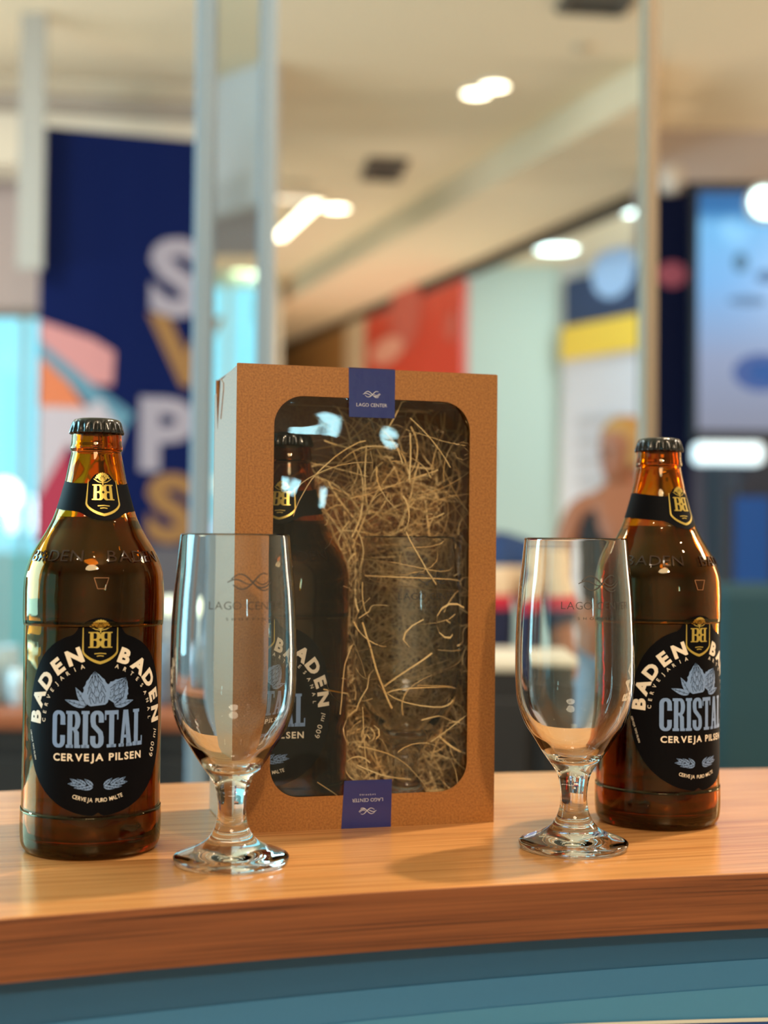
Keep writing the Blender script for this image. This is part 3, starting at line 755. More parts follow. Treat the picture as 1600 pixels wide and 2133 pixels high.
def head(root, c, face_dir, hair_m, long_hair):
    """head with face features at centre c, turned by face_dir (rad about z, 0 faces -y)"""
    hd = empty('head', c, face_dir) if False else None
    R = Matrix.Rotation(face_dir, 3, 'Z'); c = Vector(c)
    vs, fs = [], []
    v, f = lathe([(0, -.118), (.030, -.112), (.048, -.09), (.060, -.05), (.070, -.01), (.074, .03), (.068, .075), (.048, .105), (.02, .118), (0, .12)], 28)
    b = MB(); b.add([c+R @ Vector((p[0], p[1]*1.18+(-.012 if p[2] < -.04 else 0), p[2])) for p in v], f)
    b.add([c+R @ Vector(q) for q in ((-.013, -.085, -.03), (.013, -.085, -.03), (0, -.088, .02), (0, -.108, -.025))], [(0, 1, 3), (1, 2, 3), (2, 0, 3), (0, 2, 1)])
    for s_ in (-1, 1):
        v2, f2 = lathe([(0, -.030), (.012, -.02), (.017, .0), (.015, .02), (0, .03)], 12)
        b.add([c+R @ Vector((s_*.072+p[0]*.5, p[1]*.9+.008, p[2]-.005)) for p in v2], f2)
    h = b.build('head', M_skin, root, True)
    for s_ in (-1, 1):
        v2, f2 = lathe([(0, -.009), (.010, -.004), (.010, .004), (0, .009)], 12)
        MB().add([c+R @ Vector((s_*.030+p[0], -.078+p[1]*.5, p[2]+.010)) for p in v2], f2).build('eye', mat('eye_dark', srgb(40, 30, 28), .3), root, True)
    v2, f2 = lathe([(0, -.006), (.022, 0), (0, .006)], 14)
    MB().add([c+R @ Vector((p[0], -.080+p[1]*.35, p[2]-.058)) for p in v2], f2).build('mouth', mat('lips', srgb(170, 85, 80), .5), root, True)
    v, f = lathe([(.088, -.045 if not long_hair else -.15), (.092, -.02), (.090, .03), (.082, .075), (.058, .112), (.03, .128), (0, .132)], 28)
    keep = []
    vv = []
    for p in v:
        x, y, z = p[0], p[1]*1.15+.012, p[2]
        if y < -.03 and z < .055: y = -.03
        vv.append(c+R @ Vector((x, y, z)))
    MB().add(vv, f).build('hair', hair_m, root, True)

# standing woman, blond hair, dark strap top, pale bag cloth
Dw = 4.9; P = px(1298, 945, Dw)
wo = empty('person', (P.x, Dw, FLOOR_Z)); tag(wo, 'person with blond hair and black strap top standing behind the right bottle', 'person')
z0 = P.z-FLOOR_Z   # head centre height
k = z0/1.56
J = lambda x, y, z, r: (Vector((x*k, y*k, z*k)), r*k)
def jr(x, y, z, rx, ry): return (Vector((x*k, y*k, z*k)), (rx*k, ry*k))
js = [J(0, .02, .95, .13), J(0, .02, 1.10, .11), J(0, .01, 1.28, .12), J(0, .01, 1.38, .075), J(0, 0, 1.47, .05), J(0, 0, 1.52, .05),
      J(-.16, .01, 1.36, .055), J(-.24, -.02, 1.12, .042), J(-.17, -.20, .98, .034), J(-.12, -.28, 1.00, .028),
      J(.16, .01, 1.36, .055), J(.23, .02, 1.10, .042), J(.24, -.06, .88, .032), J(.24, -.08, .80, .026),
      J(-.09, .02, .84, .085), J(-.10, .01, .48, .058), J(-.10, .05, .10, .038), J(-.10, -.08, .04, .035),
      J(.09, .02, .84, .085), J(.10, -.02, .48, .058), J(.11, .05, .10, .038), J(.12, -.08, .04, .035)]
ed = [(0, 1), (1, 2), (2, 3), (3, 4), (4, 5), (3, 6), (6, 7), (7, 8), (8, 9), (3, 10), (10, 11), (11, 12), (12, 13), (0, 14), (14, 15), (15, 16), (16, 17), (0, 18), (18, 19), (19, 20), (20, 21)]
skin_fig('body', js, ed, M_skin, wo)
head(wo, (0, -.01, z0), radians(-60), M_hair, False)
def grow(j, g): return (j[0], j[1]+g*k)
skin_fig('strap_top', [grow(js[0], .012), grow(js[1], .014), grow(js[2], .014), (js[2][0]+Vector((-.06*k, 0, .10*k)), .06*k), (js[2][0]+Vector((.06*k, 0, .10*k)), .06*k), (js[6][0], .07*k), (js[10][0], .07*k)], [(0, 1), (1, 2), (2, 3), (2, 4), (2, 5), (2, 6)], mat('black_cloth', srgb(22, 20, 24), .8), wo)
skin_fig('trousers', [grow(js[0], .02)]+[grow(js[i], .018) for i in (14, 15, 16, 18, 19, 20)], [(0, 1), (1, 2), (2, 3), (0, 4), (4, 5), (5, 6)], mat('denim', srgb(110, 140, 165), .8), wo)
for s_ in (-1, 1):
    b = MB(); b.box((s_*.105*k, -.04, .035), (.08, .24, .07)); b.build('shoe', mat('white_shoe', srgb(200, 200, 200), .6), wo, bevel=.02)
for s_ in (-1, 1):      # hands with fingers
    hb = js[9][0] if s_ < 0 else js[13][0]
    for q in range(4): skin_fig('finger', [(hb+Vector(((q-1.5)*.016, 0, -.01)), .009), (hb+Vector(((q-1.5)*.017, -.03, -.03)), .008), (hb+Vector(((q-1.5)*.017, -.04, -.06+.006*abs(q-1.5))), .007)], [(0, 1), (1, 2)], M_skin, wo, 1)
    skin_fig('thumb', [(hb+Vector((-s_*.02, 0, 0)), .010), (hb+Vector((-s_*.045, -.015, -.015)), .008), (hb+Vector((-s_*.05, -.03, -.03)), .007)], [(0, 1), (1, 2)], M_skin, wo, 1)

# seated man in a striped polo
Dn = 3.6; P = px(952, 1112, Dn); sh = P.z-FLOOR_Z   # shoulder height
man = empty('person', (P.x, Dn, FLOOR_Z)); tag(man, 'person seated on a high stool in navy shirt with white and red chest stripes', 'person')
sh -= .06
seat_z = sh-.56
def V(x, y, z): return Vector((x, y, z))
mj = [(V(0, .05, seat_z+.10), .15), (V(0, .04, seat_z+.28), .14), (V(0, .01, sh-.10), .15), (V(0, .0, sh+.0), .09), (V(0, -.01, sh+.09), .055), (V(0, -.02, sh+.14), .055),
      (V(-.20, 0, sh-.03), .065), (V(-.27, -.05, sh-.30), .048), (V(-.16, -.30, sh-.36), .038), (V(-.10, -.38, sh-.36), .03),
      (V(.20, 0, sh-.03), .065), (V(.27, -.05, sh-.30), .048), (V(.16, -.30, sh-.36), .038), (V(.10, -.38, sh-.36), .03),
      (V(-.11, -.02, seat_z+.08), .09), (V(-.14, -.42, seat_z+.06), .065), (V(-.14, -.38, seat_z-.36), .045), (V(-.14, -.48, seat_z-.42), .038),
      (V(.11, -.02, seat_z+.08), .09), (V(.14, -.42, seat_z+.06), .065), (V(.14, -.38, seat_z-.36), .045), (V(.14, -.48, seat_z-.42), .038)]
skin_fig('body', mj, ed, M_skin, man)
head(man, (0, -.03, sh+.25), radians(25), M_darkhair, False)
def gr(j, g): return (j[0], j[1]+g)
navy = mat('navy_cloth', srgb(24, 48, 96), .8)
skin_fig('polo_shirt', [gr(mj[0], .015), gr(mj[1], .018), gr(mj[2], .018), gr(mj[3], .012), gr(mj[6], .018), ((mj[6][0]+mj[7][0])/2+V(-.02, 0, -.03), .075), gr(mj[10], .018), ((mj[10][0]+mj[11][0])/2+V(.02, 0, -.03), .075)],
         [(0, 1), (1, 2), (2, 3), (3, 4), (4, 5), (3, 6), (6, 7)], navy, man)
# striped cloth by height: procedural bands on the shirt itself
def banded(name, zs):
    m = bpy.data.materials.new(name); m.use_nodes = True; nt = m.node_tree; p = nt.nodes['Principled BSDF']; p.inputs['Roughness'].default_value = .8
    tc = nt.nodes.new('ShaderNodeTexCoord'); s = nt.nodes.new('ShaderNodeSeparateXYZ'); mr = nt.nodes.new('ShaderNodeMapRange'); r = nt.nodes.new('ShaderNodeValToRGB')
    lo, hi = zs[0][0], zs[-1][0]; mr.inputs[1].default_value = lo; mr.inputs[2].default_value = hi; r.color_ramp.interpolation = 'CONSTANT'
    r.color_ramp.elements[0].position = 0; r.color_ramp.elements[0].color = zs[0][1]
    r.color_ramp.elements[1].position = .999; r.color_ramp.elements[1].color = zs[-1][1]
    for z, c_ in zs[1:-1]: e = r.color_ramp.elements.new((z-lo)/(hi-lo)); e.color = c_
    L_ = nt.links.new; L_(tc.outputs['Object'], s.inputs[0]); L_(s.outputs[2], mr.inputs[0]); L_(mr.outputs[0], r.inputs[0]); L_(r.outputs[0], p.inputs['Base Color'])
    return m
def zl(y): return px(1080, y, Dn-.1).z-FLOOR_Z
NV = srgb(20, 34, 74)
mm = banded('striped_cloth', [(0, NV), (zl(1272), srgb(200, 40, 70)), (zl(1240), srgb(225, 205, 180)), (zl(1188), srgb(24, 58, 110)), (3, srgb(24, 58, 110))])
shirt = [c_ for c_ in man.children if c_.name.startswith('polo_shirt')][0]; shirt.data.materials.clear(); shirt.data.materials.append(mm)
skin_fig('trousers', [gr(mj[0], .01)]+[gr(mj[i], .018) for i in (14, 15, 16, 18, 19, 20)], [(0, 1), (1, 2), (2, 3), (0, 4), (4, 5), (5, 6)], mat('black_cloth', srgb(22, 20, 24), .8), man)
for s_ in (-1, 1):
    b = MB(); b.box((s_*.14, -.50, seat_z-.44), (.09, .26, .07)); b.build('shoe', M_dark, man, bevel=.02)
    hb = mj[9][0] if s_ < 0 else mj[13][0]
    for q in range(4): skin_fig('finger', [(hb+V((q-1.5)*.018, 0, -.005), .010), (hb+V((q-1.5)*.019, -.04, -.012), .009), (hb+V((q-1.5)*.019, -.07+.008*abs(q-1.5), -.03), .008)], [(0, 1), (1, 2)], M_skin, man, 1)
    skin_fig('thumb', [(hb+V(-s_*.02, .01, 0), .011), (hb+V(-s_*.045, -.02, -.005), .009), (hb+V(-s_*.05, -.045, -.015), .008)], [(0, 1), (1, 2)], M_skin, man, 1)
st = empty('bar_stool', (man.location.x, Dn+.05, FLOOR_Z)); tag(st, 'high stool with round dark seat under the person in the striped shirt', 'stool')
sz = seat_z-.035
v, f = lathe([(0, sz-.05), (.16, sz-.05), (.18, sz-.03), (.18, sz-.01), (.16, sz), (0, sz)], 28); mesh('seat', v, f, M_dark, st, True)
for a_ in (45, 135, 225, 315):
    b = MB(); b.tube((.12*cos(radians(a_)), .12*sin(radians(a_)), sz-.05), (.20*cos(radians(a_)), .20*sin(radians(a_)), 0), .014); b.build('leg', M_alu, st)
b = MB()
for i in range(4):
    a0_, a1_ = radians(45+90*i), radians(135+90*i); b.tube((.17*cos(a0_), .17*sin(a0_), .33), (.17*cos(a1_), .17*sin(a1_), .33), .010)
b.build('footrest', M_alu, st)

# ------------------------------------------------------------------ the counter
YAW = radians(16.1); CO = Vector((.0152, .6355, 0)); cs, sn = cos(YAW), sin(YAW)
def cpt(s, t, z=0): return Vector((CO.x+s*cs-t*sn, CO.y+s*sn+t*cs, z))
def bow(s):
    k_ = .0077/.178**2; a_ = .26
    return .0077-k_*s*s if abs(s) < a_ else .0077-k_*a_*a_-2*k_*a_*(abs(s)-a_)
def wood(name, c1, c2, c3, rough, scale, streak):
    m = bpy.data.materials.new(name); m.use_nodes = True; nt = m.node_tree; p = nt.nodes['Principled BSDF']; L_ = nt.links.new
    p.inputs['Roughness'].default_value = rough
    tc = nt.nodes.new('ShaderNodeTexCoord'); mp = nt.nodes.new('ShaderNodeMapping'); mp.inputs['Rotation'].default_value = (0, 0, -YAW)
    L_(tc.outputs['Object'], mp.inputs[0]); 
    sc_ = nt.nodes.new('ShaderNodeMapping'); sc_.inputs['Scale'].default_value = streak; L_(mp.outputs[0], sc_.inputs[0])
    nz = nt.nodes.new('ShaderNodeTexNoise'); nz.inputs['Scale'].default_value = scale; nz.inputs['Detail'].default_value = 5; nz.inputs['Roughness'].default_value = .6; nz.inputs['Distortion'].default_value = .35
    L_(sc_.outputs[0], nz.inputs['Vector'])
    r = nt.nodes.new('ShaderNodeValToRGB'); r.color_ramp.elements[0].position = .36; r.color_ramp.elements[0].color = c1; r.color_ramp.elements[1].position = .62; r.color_ramp.elements[1].color = c3
    e = r.color_ramp.elements.new(.47); e.color = c2
    L_(nz.outputs['Fac'], r.inputs[0])
    s2 = nt.nodes.new('ShaderNodeMapping'); s2.inputs['Scale'].default_value = (3, 40, 130); L_(mp.outputs[0], s2.inputs[0])
    n2_ = nt.nodes.new('ShaderNodeTexNoise'); n2_.inputs['Scale'].default_value = 3.5; n2_.inputs['Detail'].default_value = 6; L_(s2.outputs[0], n2_.inputs['Vector'])
    r2_ = nt.nodes.new('ShaderNodeMapRange'); r2_.inputs[1].default_value = .3; r2_.inputs[2].default_value = .7; r2_.inputs[3].default_value = .80; r2_.inputs[4].default_value = 1.08
    L_(n2_.outputs['Fac'], r2_.inputs[0])
    mx = nt.nodes.new('ShaderNodeMix'); mx.data_type = 'RGBA'; mx.blend_type = 'MULTIPLY'; mx.inputs[0].default_value = 1
    L_(r.outputs[0], mx.inputs[6]); L_(r2_.outputs[0], mx.inputs[7]); L_(mx.outputs[2], p.inputs['Base Color'])
    bp = nt.nodes.new('ShaderNodeBump'); bp.inputs['Strength'].default_value = .12; bp.inputs['Distance'].default_value = .0003; L_(n2_.outputs['Fac'], bp.inputs['Height']); L_(bp.outputs['Normal'], p.inputs['Normal'])
    return m
M_wtop = wood('counter_wood', srgb(178, 120, 68), srgb(198, 140, 84), srgb(206, 150, 93), .24, 7, (.6, 60, 60))
M_wedge = wood('edge_wood', srgb(76, 38, 18), srgb(120, 67, 36), srgb(136, 79, 44), .34, 5.0, (.5, 16, 130))
ctr = empty('counter', (0, 0, 0)); tag(ctr, 'wooden bar counter with thick brown front edge and blue front panel', 'counter')
TH = .0265; S0, S1, N = -.85, .95, 72
ss = [S0+(S1-S0)*i/N for i in range(N+1)]
def ring(t_front, t_back, z0, z1, name, m, bev=.0):
    vs = []; 
    for s in ss:
        for t, z in ((t_front(s), z0), (t_back(s), z0), (t_back(s), z1), (t_front(s), z1)): vs.append(cpt(s, t, z))
    fs = [(4*i+a_, 4*i+(a_+1) % 4, 4*i+4+(a_+1) % 4, 4*i+4+a_) for i in range(N) for a_ in range(4)] + [(0, 1, 2, 3), (4*N+3, 4*N+2, 4*N+1, 4*N)]
    o = mesh(name, vs, fs, m, ctr); recalc(o)
    if bev: b_ = o.modifiers.new('bevel', 'BEVEL'); b_.width = bev; b_.segments = 3; b_.limit_method = 'ANGLE'
    return o
ring(lambda s: bow(s)+.0012, lambda s: .311+bow(s), -TH, 0, 'worktop', M_wtop, .0006)
ring(lambda s: bow(s), lambda s: bow(s)+.00115, -TH, -.0002, 'edge_band', M_wedge, .0004)
ring(lambda s: bow(s)+.012, lambda s: bow(s)+.03, FLOOR_Z, -TH-.0001, 'front_panel', mat('panel_blue', srgb(34, 84, 122), .38, bump=(6, .2, .004)), 0)
ring(lambda s: .27+bow(s), lambda s: .29+bow(s), FLOOR_Z, -TH-.0001, 'rear_panel', M_dark, 0)
# printed waves on the front panel
def cfn(off): return lambda u, v: cpt(u, bow(u)+.012-off, v)
def wave(nm, z0f, z1f, col, off):
    A = Art(); n_ = 60; us = [S0+(S1-S0)*i/n_ for i in range(n_+1)]
    A.add([(u, z0f(u)) for u in us]+[(u, z1f(u)) for u in us], [(i, i+1, n_+2+i, n_+1+i) for i in range(n_)])
    A.build(nm, cfn(off), col, ctr)
wave('pale_wave', lambda u: -.073-.02*u, lambda u: -.0465+.012*u, mat('wave_teal', srgb(54, 112, 156), .38), .0006)
wave('teal_wave', lambda u: -.30, lambda u: -.0600+.016*u, mat('wave_light', srgb(66, 128, 168), .38), .0012)
wave('blue_wave', lambda u: -.35, lambda u: -.0712-.035*(u-.115), mat('wave_blue', srgb(22, 66, 130), .38), .0018)
wave('white_line', lambda u: -.0716-.035*(u-.115), lambda u: -.0700-.031*(u-.115), mat('wave_white', srgb(205, 205, 195), .5), .0024)

# ------------------------------------------------------------------ beer bottle
RB = .0352; RL = .0346
outer = [(.0302, 0.0), (.0325, .0008), (.0345, .004), (.0351, .009), (.0352, .0165), (.0350, .022), (.0346, .028), (.0346, .109), (.0349, .1135), (.0352, .118), (.0352, .128), (.0350, .134), (.0343, .1405),
         (.0320, .1475), (.0288, .1535), (.0248, .160), (.0213, .167), (.0187, .1745), (.0166, .182), (.0152, .1875), (.0135, .196), (.0123, .2015)]
oprof = spline(outer, 4)
def r_at(z):
    for p, q in zip(oprof, oprof[1:]):
        if p[1] <= z <= q[1]: return p[0]+(q[0]-p[0])*(z-p[1])/max(q[1]-p[1], 1e-9)
    return oprof[-1][0]
collar = [(.0129, .2018), (.0132, .2026), (.0132, .2040), (.0128, .2050), (.0126, .2075), (.0125, .2100), (.0118, .2140), (.0100, .2150)]
inner_o = [(.0080, .2150), (.0088, .205), (.0100, .198), (.0135, .186), (.0170, .1745), (.0196, .167), (.0230, .160), (.0268, .1535), (.0298, .1475), (.0318, .1405), (.0326, .134), (.0328, .126), (.0325, .112), (.0322, .028), (.0322, .014), (.0305, .008), (.024, .0062), (.012, .0078), (0, .0085)]
bottom = [(0, .0030), (.020, .0026), (.0270, .0008), (.0290, 0.0)]
def bottle(name='beer_bottle'):
    root = empty(name)
    prof = bottom+oprof+collar+spline(inner_o, 3)
    v, f = lathe(prof, 96); g = mesh('glass_body', v, f, M_amber, root, True); recalc(g)
    bi = [p for p in inner_o[::-1] if p[1] < .172]
    lp = [(max(r-.00004, 0), z+.00003) for r, z in spline(bi, 3)]+[(.0195, .1675), (0, .1675)]
    v, f = lathe(lp, 72); bo = mesh('beer', v, f, M_beer, root, True); recalc(bo)
    # crown cap
    def fl(r, z, a): return .0006*max(0, min(1, (.2165-z)/.004))*cos(21*a) if r > .0105 and z < .2165 else 0
    v, f = lathe([(.0124, .2108), (.0131, .2102), (.0134, .2110), (.0130, .2125), (.0127, .2145), (.0124, .2162), (.0114, .2176), (.0090, .2182), (0, .2184), (0, .2174), (.0112, .2165), (.0120, .2140), (.0124, .2108)], 168, fl)
    c_ = mesh('cap', v, f, M_cap, root, True); recalc(c_)
    # front label
    def wrap(off, a0=0.0): return lambda u, w_: (sin(u/RL+a0)*(r_at(w_)+off), -cos(u/RL+a0)*(r_at(w_)+off), w_)
    A = Art(); CY, CR = .0622, .0400
    pts = []; cc, rc = .1048-CY, .0136
    for i in range(180):
        a = 2*pi*i/180; ca, sa = cos(a), sin(a)
        ex, ey, pw = CR*.98, (CR if sa < 0 else .0490), (2.0 if sa < 0 else 2.5)
        r_ = 1/(abs(ca/ex)**pw+abs(sa/ey)**pw)**(1/pw)
        if a and abs(a-1.5*pi) < .06: r_ -= .0018*(1-abs(a-1.5*pi)/.06)
        disc = rc*rc-(cc*ca)**2
        if disc > 0 and sa > 0: r_ = max(r_, cc*sa+sqrt(disc))
        pts.append((r_*ca, CY+r_*sa))
    A.add([(0, CY)]+pts, [(0, i+1, (i+1) % 180+1) for i in range(180)])
    lab = A.build('front_label', wrap(.00012), M_black, root, step=.0016, vstep=.0015)
    w1 = wrap(.00022)
    A = Art(); crest(A, 0, .0952, .1166, .0083); A.build('crest', w1, M_gold, lab, step=.0016, vstep=.0015)
    A = Art(); A.arc('BADEN', 0, .0672, .0347, 176, 111, .0072, bold=.05, sx=1.12); A.arc('BADEN', 0, .0672, .0347, 69, 4, .0072, bold=.05, sx=1.12)
    A.build('brand_name', w1, M_white_ink, lab, step=.0016)
    A = Art(); A.arc('CERVEJARIA', 0, .0672, .0287, 178, 107, .0021, bold=.01); A.arc('ARTESANAL', 0, .0672, .0287, 73, 2, .0021, bold=.01)
    A.text('CERVEJA PILSEN', 0, .0508, .0036, bold=.028, width=.0450)
    A.arc('CERVEJA PURO MALTE', 0, .0672, .0372, -108, -72, .0020, bold=.012, up=False, sx=.85)
    A.text('600 ml', .0322, .0552, .0034, bold=.0, rot=radians(72))
    A.text('CERVEJA TIPO PILSEN', -.0362, .0555, .0011, bold=.0, rot=radians(-72), gap=.1)
    A.build('small_print', w1, M_white_ink, lab, step=.0016)
    A = Art(); slab('CRISTAL', A, -.0232, .0232, .0553, .0732); A.build('variety_name', w1, M_blue_ink, lab, step=.0012)
    # hops: pale blue shapes with dark drawn lines over them
    A = Art(); K = Art()
    def hop(cx, cy, ang, L, w_):
        prof_ = lambda t: w_/2*(sin(pi*min(t*.92+.10, 1)**.80))**.8
        R_ = lambda t, o_: (cx+cos(ang)*L*t-sin(ang)*o_, cy+sin(ang)*L*t+cos(ang)*o_)
        l_ = []
        for i in range(19):
            t = i/18; l_.append((t, prof_(t)*(1+.10*(i % 3 == 1))))
        A.poly([R_(t, q) for t, q in l_]+[R_(1.07, 0)]+[R_(t, -q) for t, q in l_[::-1]])
        for r_ in range(6):
            t0 = .06+.15*r_; m_ = 3 if r_ % 2 == 0 else 2
            for i in range(m_):
                c0 = ((i+.5)/m_-.5)*2; hw = .62/m_*1.5
                P_ = []
                for k_ in range(9):
                    f_ = -1+k_/4; tt = t0+.20*(1-abs(f_)**1.5); P_.append(R_(tt, prof_(min(tt, 1))*max(-1, min(1, c0*.75+f_*hw*.62))))
                K.stroke(P_, .00024)
                K.stroke([R_(t0+.05, prof_(t0)*c0*.7), R_(t0+.13, prof_(t0)*c0*.72)], .00016)
    def dleaf(x, y, L, w_, ang):
        leaf(A, x, y, L, w_, ang)
        e_ = (x+L*.92*cos(ang), y+L*.92*sin(ang)); K.stroke([(x, y), e_], .00022)
        for t in (.25, .5, .72):
            for s_ in (-1, 1):
                q = (x+L*t*cos(ang), y+L*t*sin(ang)); b_ = ang+s_*.7
                K.stroke([q, (q[0]+w_*.42*cos(b_)*(1.2-t*.6), q[1]+w_*.42*sin(b_)*(1.2-t*.6))], .00016)
    hop(.0056, .0778, radians(56), .0135, .0118); 
    A.build('hop_drawing', w1, M_blue_ink, lab, step=.0016); K.build('hop_lines', wrap(.0003), M_black, lab, step=.0016)
    A = Art(); K = Art()
    hop(-.0008, .0758, radians(96), .0168, .0126)
    A.build('hop_drawing', wrap(.00038), M_blue_ink, lab, step=.0016); K.build('hop_lines', wrap(.00046), M_black, lab, step=.0016)
    A = Art(); K = Art()
    for bx_, by_, L_, w_, a_ in ((-.0062, .0756, .0105, .0034, 121), (-.0066, .0752, .0108, .0032, 162), (-.0058, .0764, .0060, .0024, 100), (.0072, .0752, .0105, .0034, 14), (.0070, .0758, .0070, .0026, 38)):
        dleaf(bx_, by_, L_, w_, radians(a_))
    A.build('leaf_drawing', w1, M_blue_ink, lab, step=.0016); K.build('leaf_lines', wrap(.0003), M_black, lab, step=.0016)
    A = Art(); K = Art()
    for s_ in (-1, 1):
        for t, y_, ln, wd_, a_ in ((.0, 0, .0056, .0020, 40), (.32, .0004, .0056, .0020, 34), (.64, .0010, .0056, .0019, 28), (.0, -.0004, .0058, .0021, -12), (.34, 0, .0060, .0021, -8), (.68, .0008, .0056, .0019, 4)):
            bx_ = s_*(.0024+.0100*t); dleaf(bx_, .0368+y_, ln, wd_, radians(a_ if s_ > 0 else 180-a_))
    A.build('wheat_drawing', w1, M_blue_ink, lab, step=.0016); K.build('wheat_lines', wrap(.0003), M_black, lab, step=.0016)
    # neck label: band plus shield
    def nwrap(off, a0): return lambda u, w_: (sin(u/.0165+a0)*(r_at(w_)+off), -cos(u/.0165+a0)*(r_at(w_)+off), w_)
    na = radians(6.5)
    A = Art(); W_ = pi*.0165; n_ = 40
    us = [-W_+2*W_*i/n_ for i in range(n_+1)]
    tp = lambda u: .1830+.0065*math.exp(-(u/.0065)**4)+.0035*min(abs(u)/.03, 1)
    bt = lambda u: .1690-.0030*math.exp(-(u/.0080)**4)+.0035*min(abs(u)/.03, 1)
    n_ = 120; us = [-W_+2*W_*i/n_ for i in range(n_+1)]
    A.add([(u, bt(u)) for u in us]+[(u, tp(u)) for u in us], [(i, i+1, n_+2+i, n_+1+i) for i in range(n_)])
    nl = A.build('neck_label', nwrap(.00012, na), M_black, root, vstep=.002)
    A = Art(); crest(A, 0, .1675, .1893, .0075); A.build('crest', nwrap(.00025, na), M_gold, nl, step=.0012, vstep=.002)
    # relief lettering on the shoulder and the small funnel mark
    A = Art(); A.text('BADEN', -.0225, .1485, .0058, bold=-.005, gap=.12, width=.0330); A.text('BADEN', .0225, .1485, .0058, bold=-.005, gap=.12, width=.0330)
    A.build('relief_lettering', lambda u, w_: (sin(u/.033-radians(5))*(r_at(w_)+.0003), -cos(u/.033-radians(5))*(r_at(w_)+.0003), w_), M_relief, root, step=.0016, vstep=.0014, thick=.0005)
    A = Art(); A.stroke([(-.0035, .1378), (.0035, .1378), (.0018, .1325), (-.0018, .1325), (-.0035, .1378)], .0003)
    A.build('funnel_mark', lambda u, w_: (sin(u/.035)*(r_at(w_)+.0003), -cos(u/.035)*(r_at(w_)+.0003), w_), mat('mark_gold', srgb(170, 120, 80), .2), root, step=.0014, vstep=.0014, thick=.0003)
    return root
b1 = bottle(); b1.location = (-.1475, .7259, 0)
# angle the label towards its real heading (0 faces the camera side, -Y)
def aim(o, deg): # degrees to the right of the direction to the camera
    d_ = Vector((0, 0, 0))-Vector((o.location.x, o.location.y, 0)); base = math.atan2(d_.x, -d_.y)
    o.rotation_euler = (0, 0, base+radians(deg))
tag(b1, 'brown beer bottle at far left beside a glass, black label facing forward', 'bottle', 'beer bottles')
aim(b1, 5.5)
b2 = copy_tree(b1); b2.location = (.1575, .8139, 0); aim(b2, 40)
tag(b2, 'brown beer bottle at right behind a glass, label turned to the right', 'bottle', 'beer bottles')
b3 = copy_tree(b1)
tag(b3, 'brown beer bottle packed inside the window box, half hidden', 'bottle', 'beer bottles')

# ------------------------------------------------------------------ beer glass
go = [(.0281, .0022), (.0280, .0036), (.0262, .0048), (.0225, .0062), (.0160, .0088), (.0116, .0120), (.0086, .0168), (.0071, .0225), (.0069, .0290), (.0080, .0360), (.0100, .0406), (.0134, .0453), (.0168, .0500), (.0212, .0570), (.0257, .0640), (.0291, .0735), (.0304, .0830), (.0307, .0960), (.0305, .1110), (.0295, .1300), (.0281, .1440), (.0267, .1580), (.0264, .1592)]
gi = [(.0255, .1592), (.0258, .1560), (.0268, .1440), (.0282, .1300), (.0292, .1110), (.0294, .0960), (.0290, .0830), (.0275, .0740), (.0240, .0655), (.0195, .0590), (.0150, .0535), (.0105, .0487), (.0055, .0462), (0, .0455)]
def beer_glass():
    root = empty('beer_glass')
    prof = [(0, .0030), (.012, .0026), (.020, .0014), (.0245, .0002), (.0262, 0.0), (.0276, .0006)]+spline(go, 4)+[(.0262, .15985), (.0259, .15985)]+spline(gi, 4)
    v, f = lathe(prof, 128); g = mesh('bowl_and_stem', v, f, M_clear, root, True); recalc(g)
    def gr_(z):
        for p, q in zip(go, go[1:]):
            if p[1] <= z <= q[1]: return p[0]+(q[0]-p[0])*(z-p[1])/max(q[1]-p[1], 1e-9)
        return .03
    fn = lambda u, w_: (sin(u/.0295)*(gr_(w_)+.00012), -cos(u/.0295)*(gr_(w_)+.00012), w_)
    A = Art(); wave_logo(A, .001, .1370, .0225); lg = A.build('logo', fn, M_grey_ink, root, step=.0015, vstep=.003)
    A = Art(); A.text('LAGO CENTER', 0, .1262, .0040, bold=-.012, gap=.13, width=.0385); A.text('SHOPPING', 0, .1198, .0014, bold=.0, gap=.6, width=.0220)
    A.build('lettering', fn, M_grey_ink, root, step=.0015, vstep=.003)
    return root
g1 = beer_glass(); g1.location = (-.0726, .6949, 0); aim(g1, 14)
tag(g1, 'empty clear stemmed beer glass standing before the left corner of the box', 'glass', 'stemmed beer glasses')
g2 = copy_tree(g1); g2.location = (.0996, .7373, 0); aim(g2, 24)
tag(g2, 'empty clear stemmed beer glass standing before the right bottle', 'glass', 'stemmed beer glasses')
g3 = copy_tree(g1)
tag(g3, 'clear stemmed beer glass nested in wood wool inside the window box', 'glass', 'stemmed beer glasses')

# ------------------------------------------------------------------ gift box
BX = Vector((-.0801, .7634, 0)); BY = radians(15.87); BW, BD, BH = .1495, .0745, .2525
gb = empty('gift_box', BX, BY); tag(gb, 'kraft cardboard gift box with clear film window and two navy seals', 'box')
T = .0006
def bl(x, y, z=0): return BX+Vector((x*cos(BY)-y*sin(BY), x*sin(BY)+y*cos(BY), z))
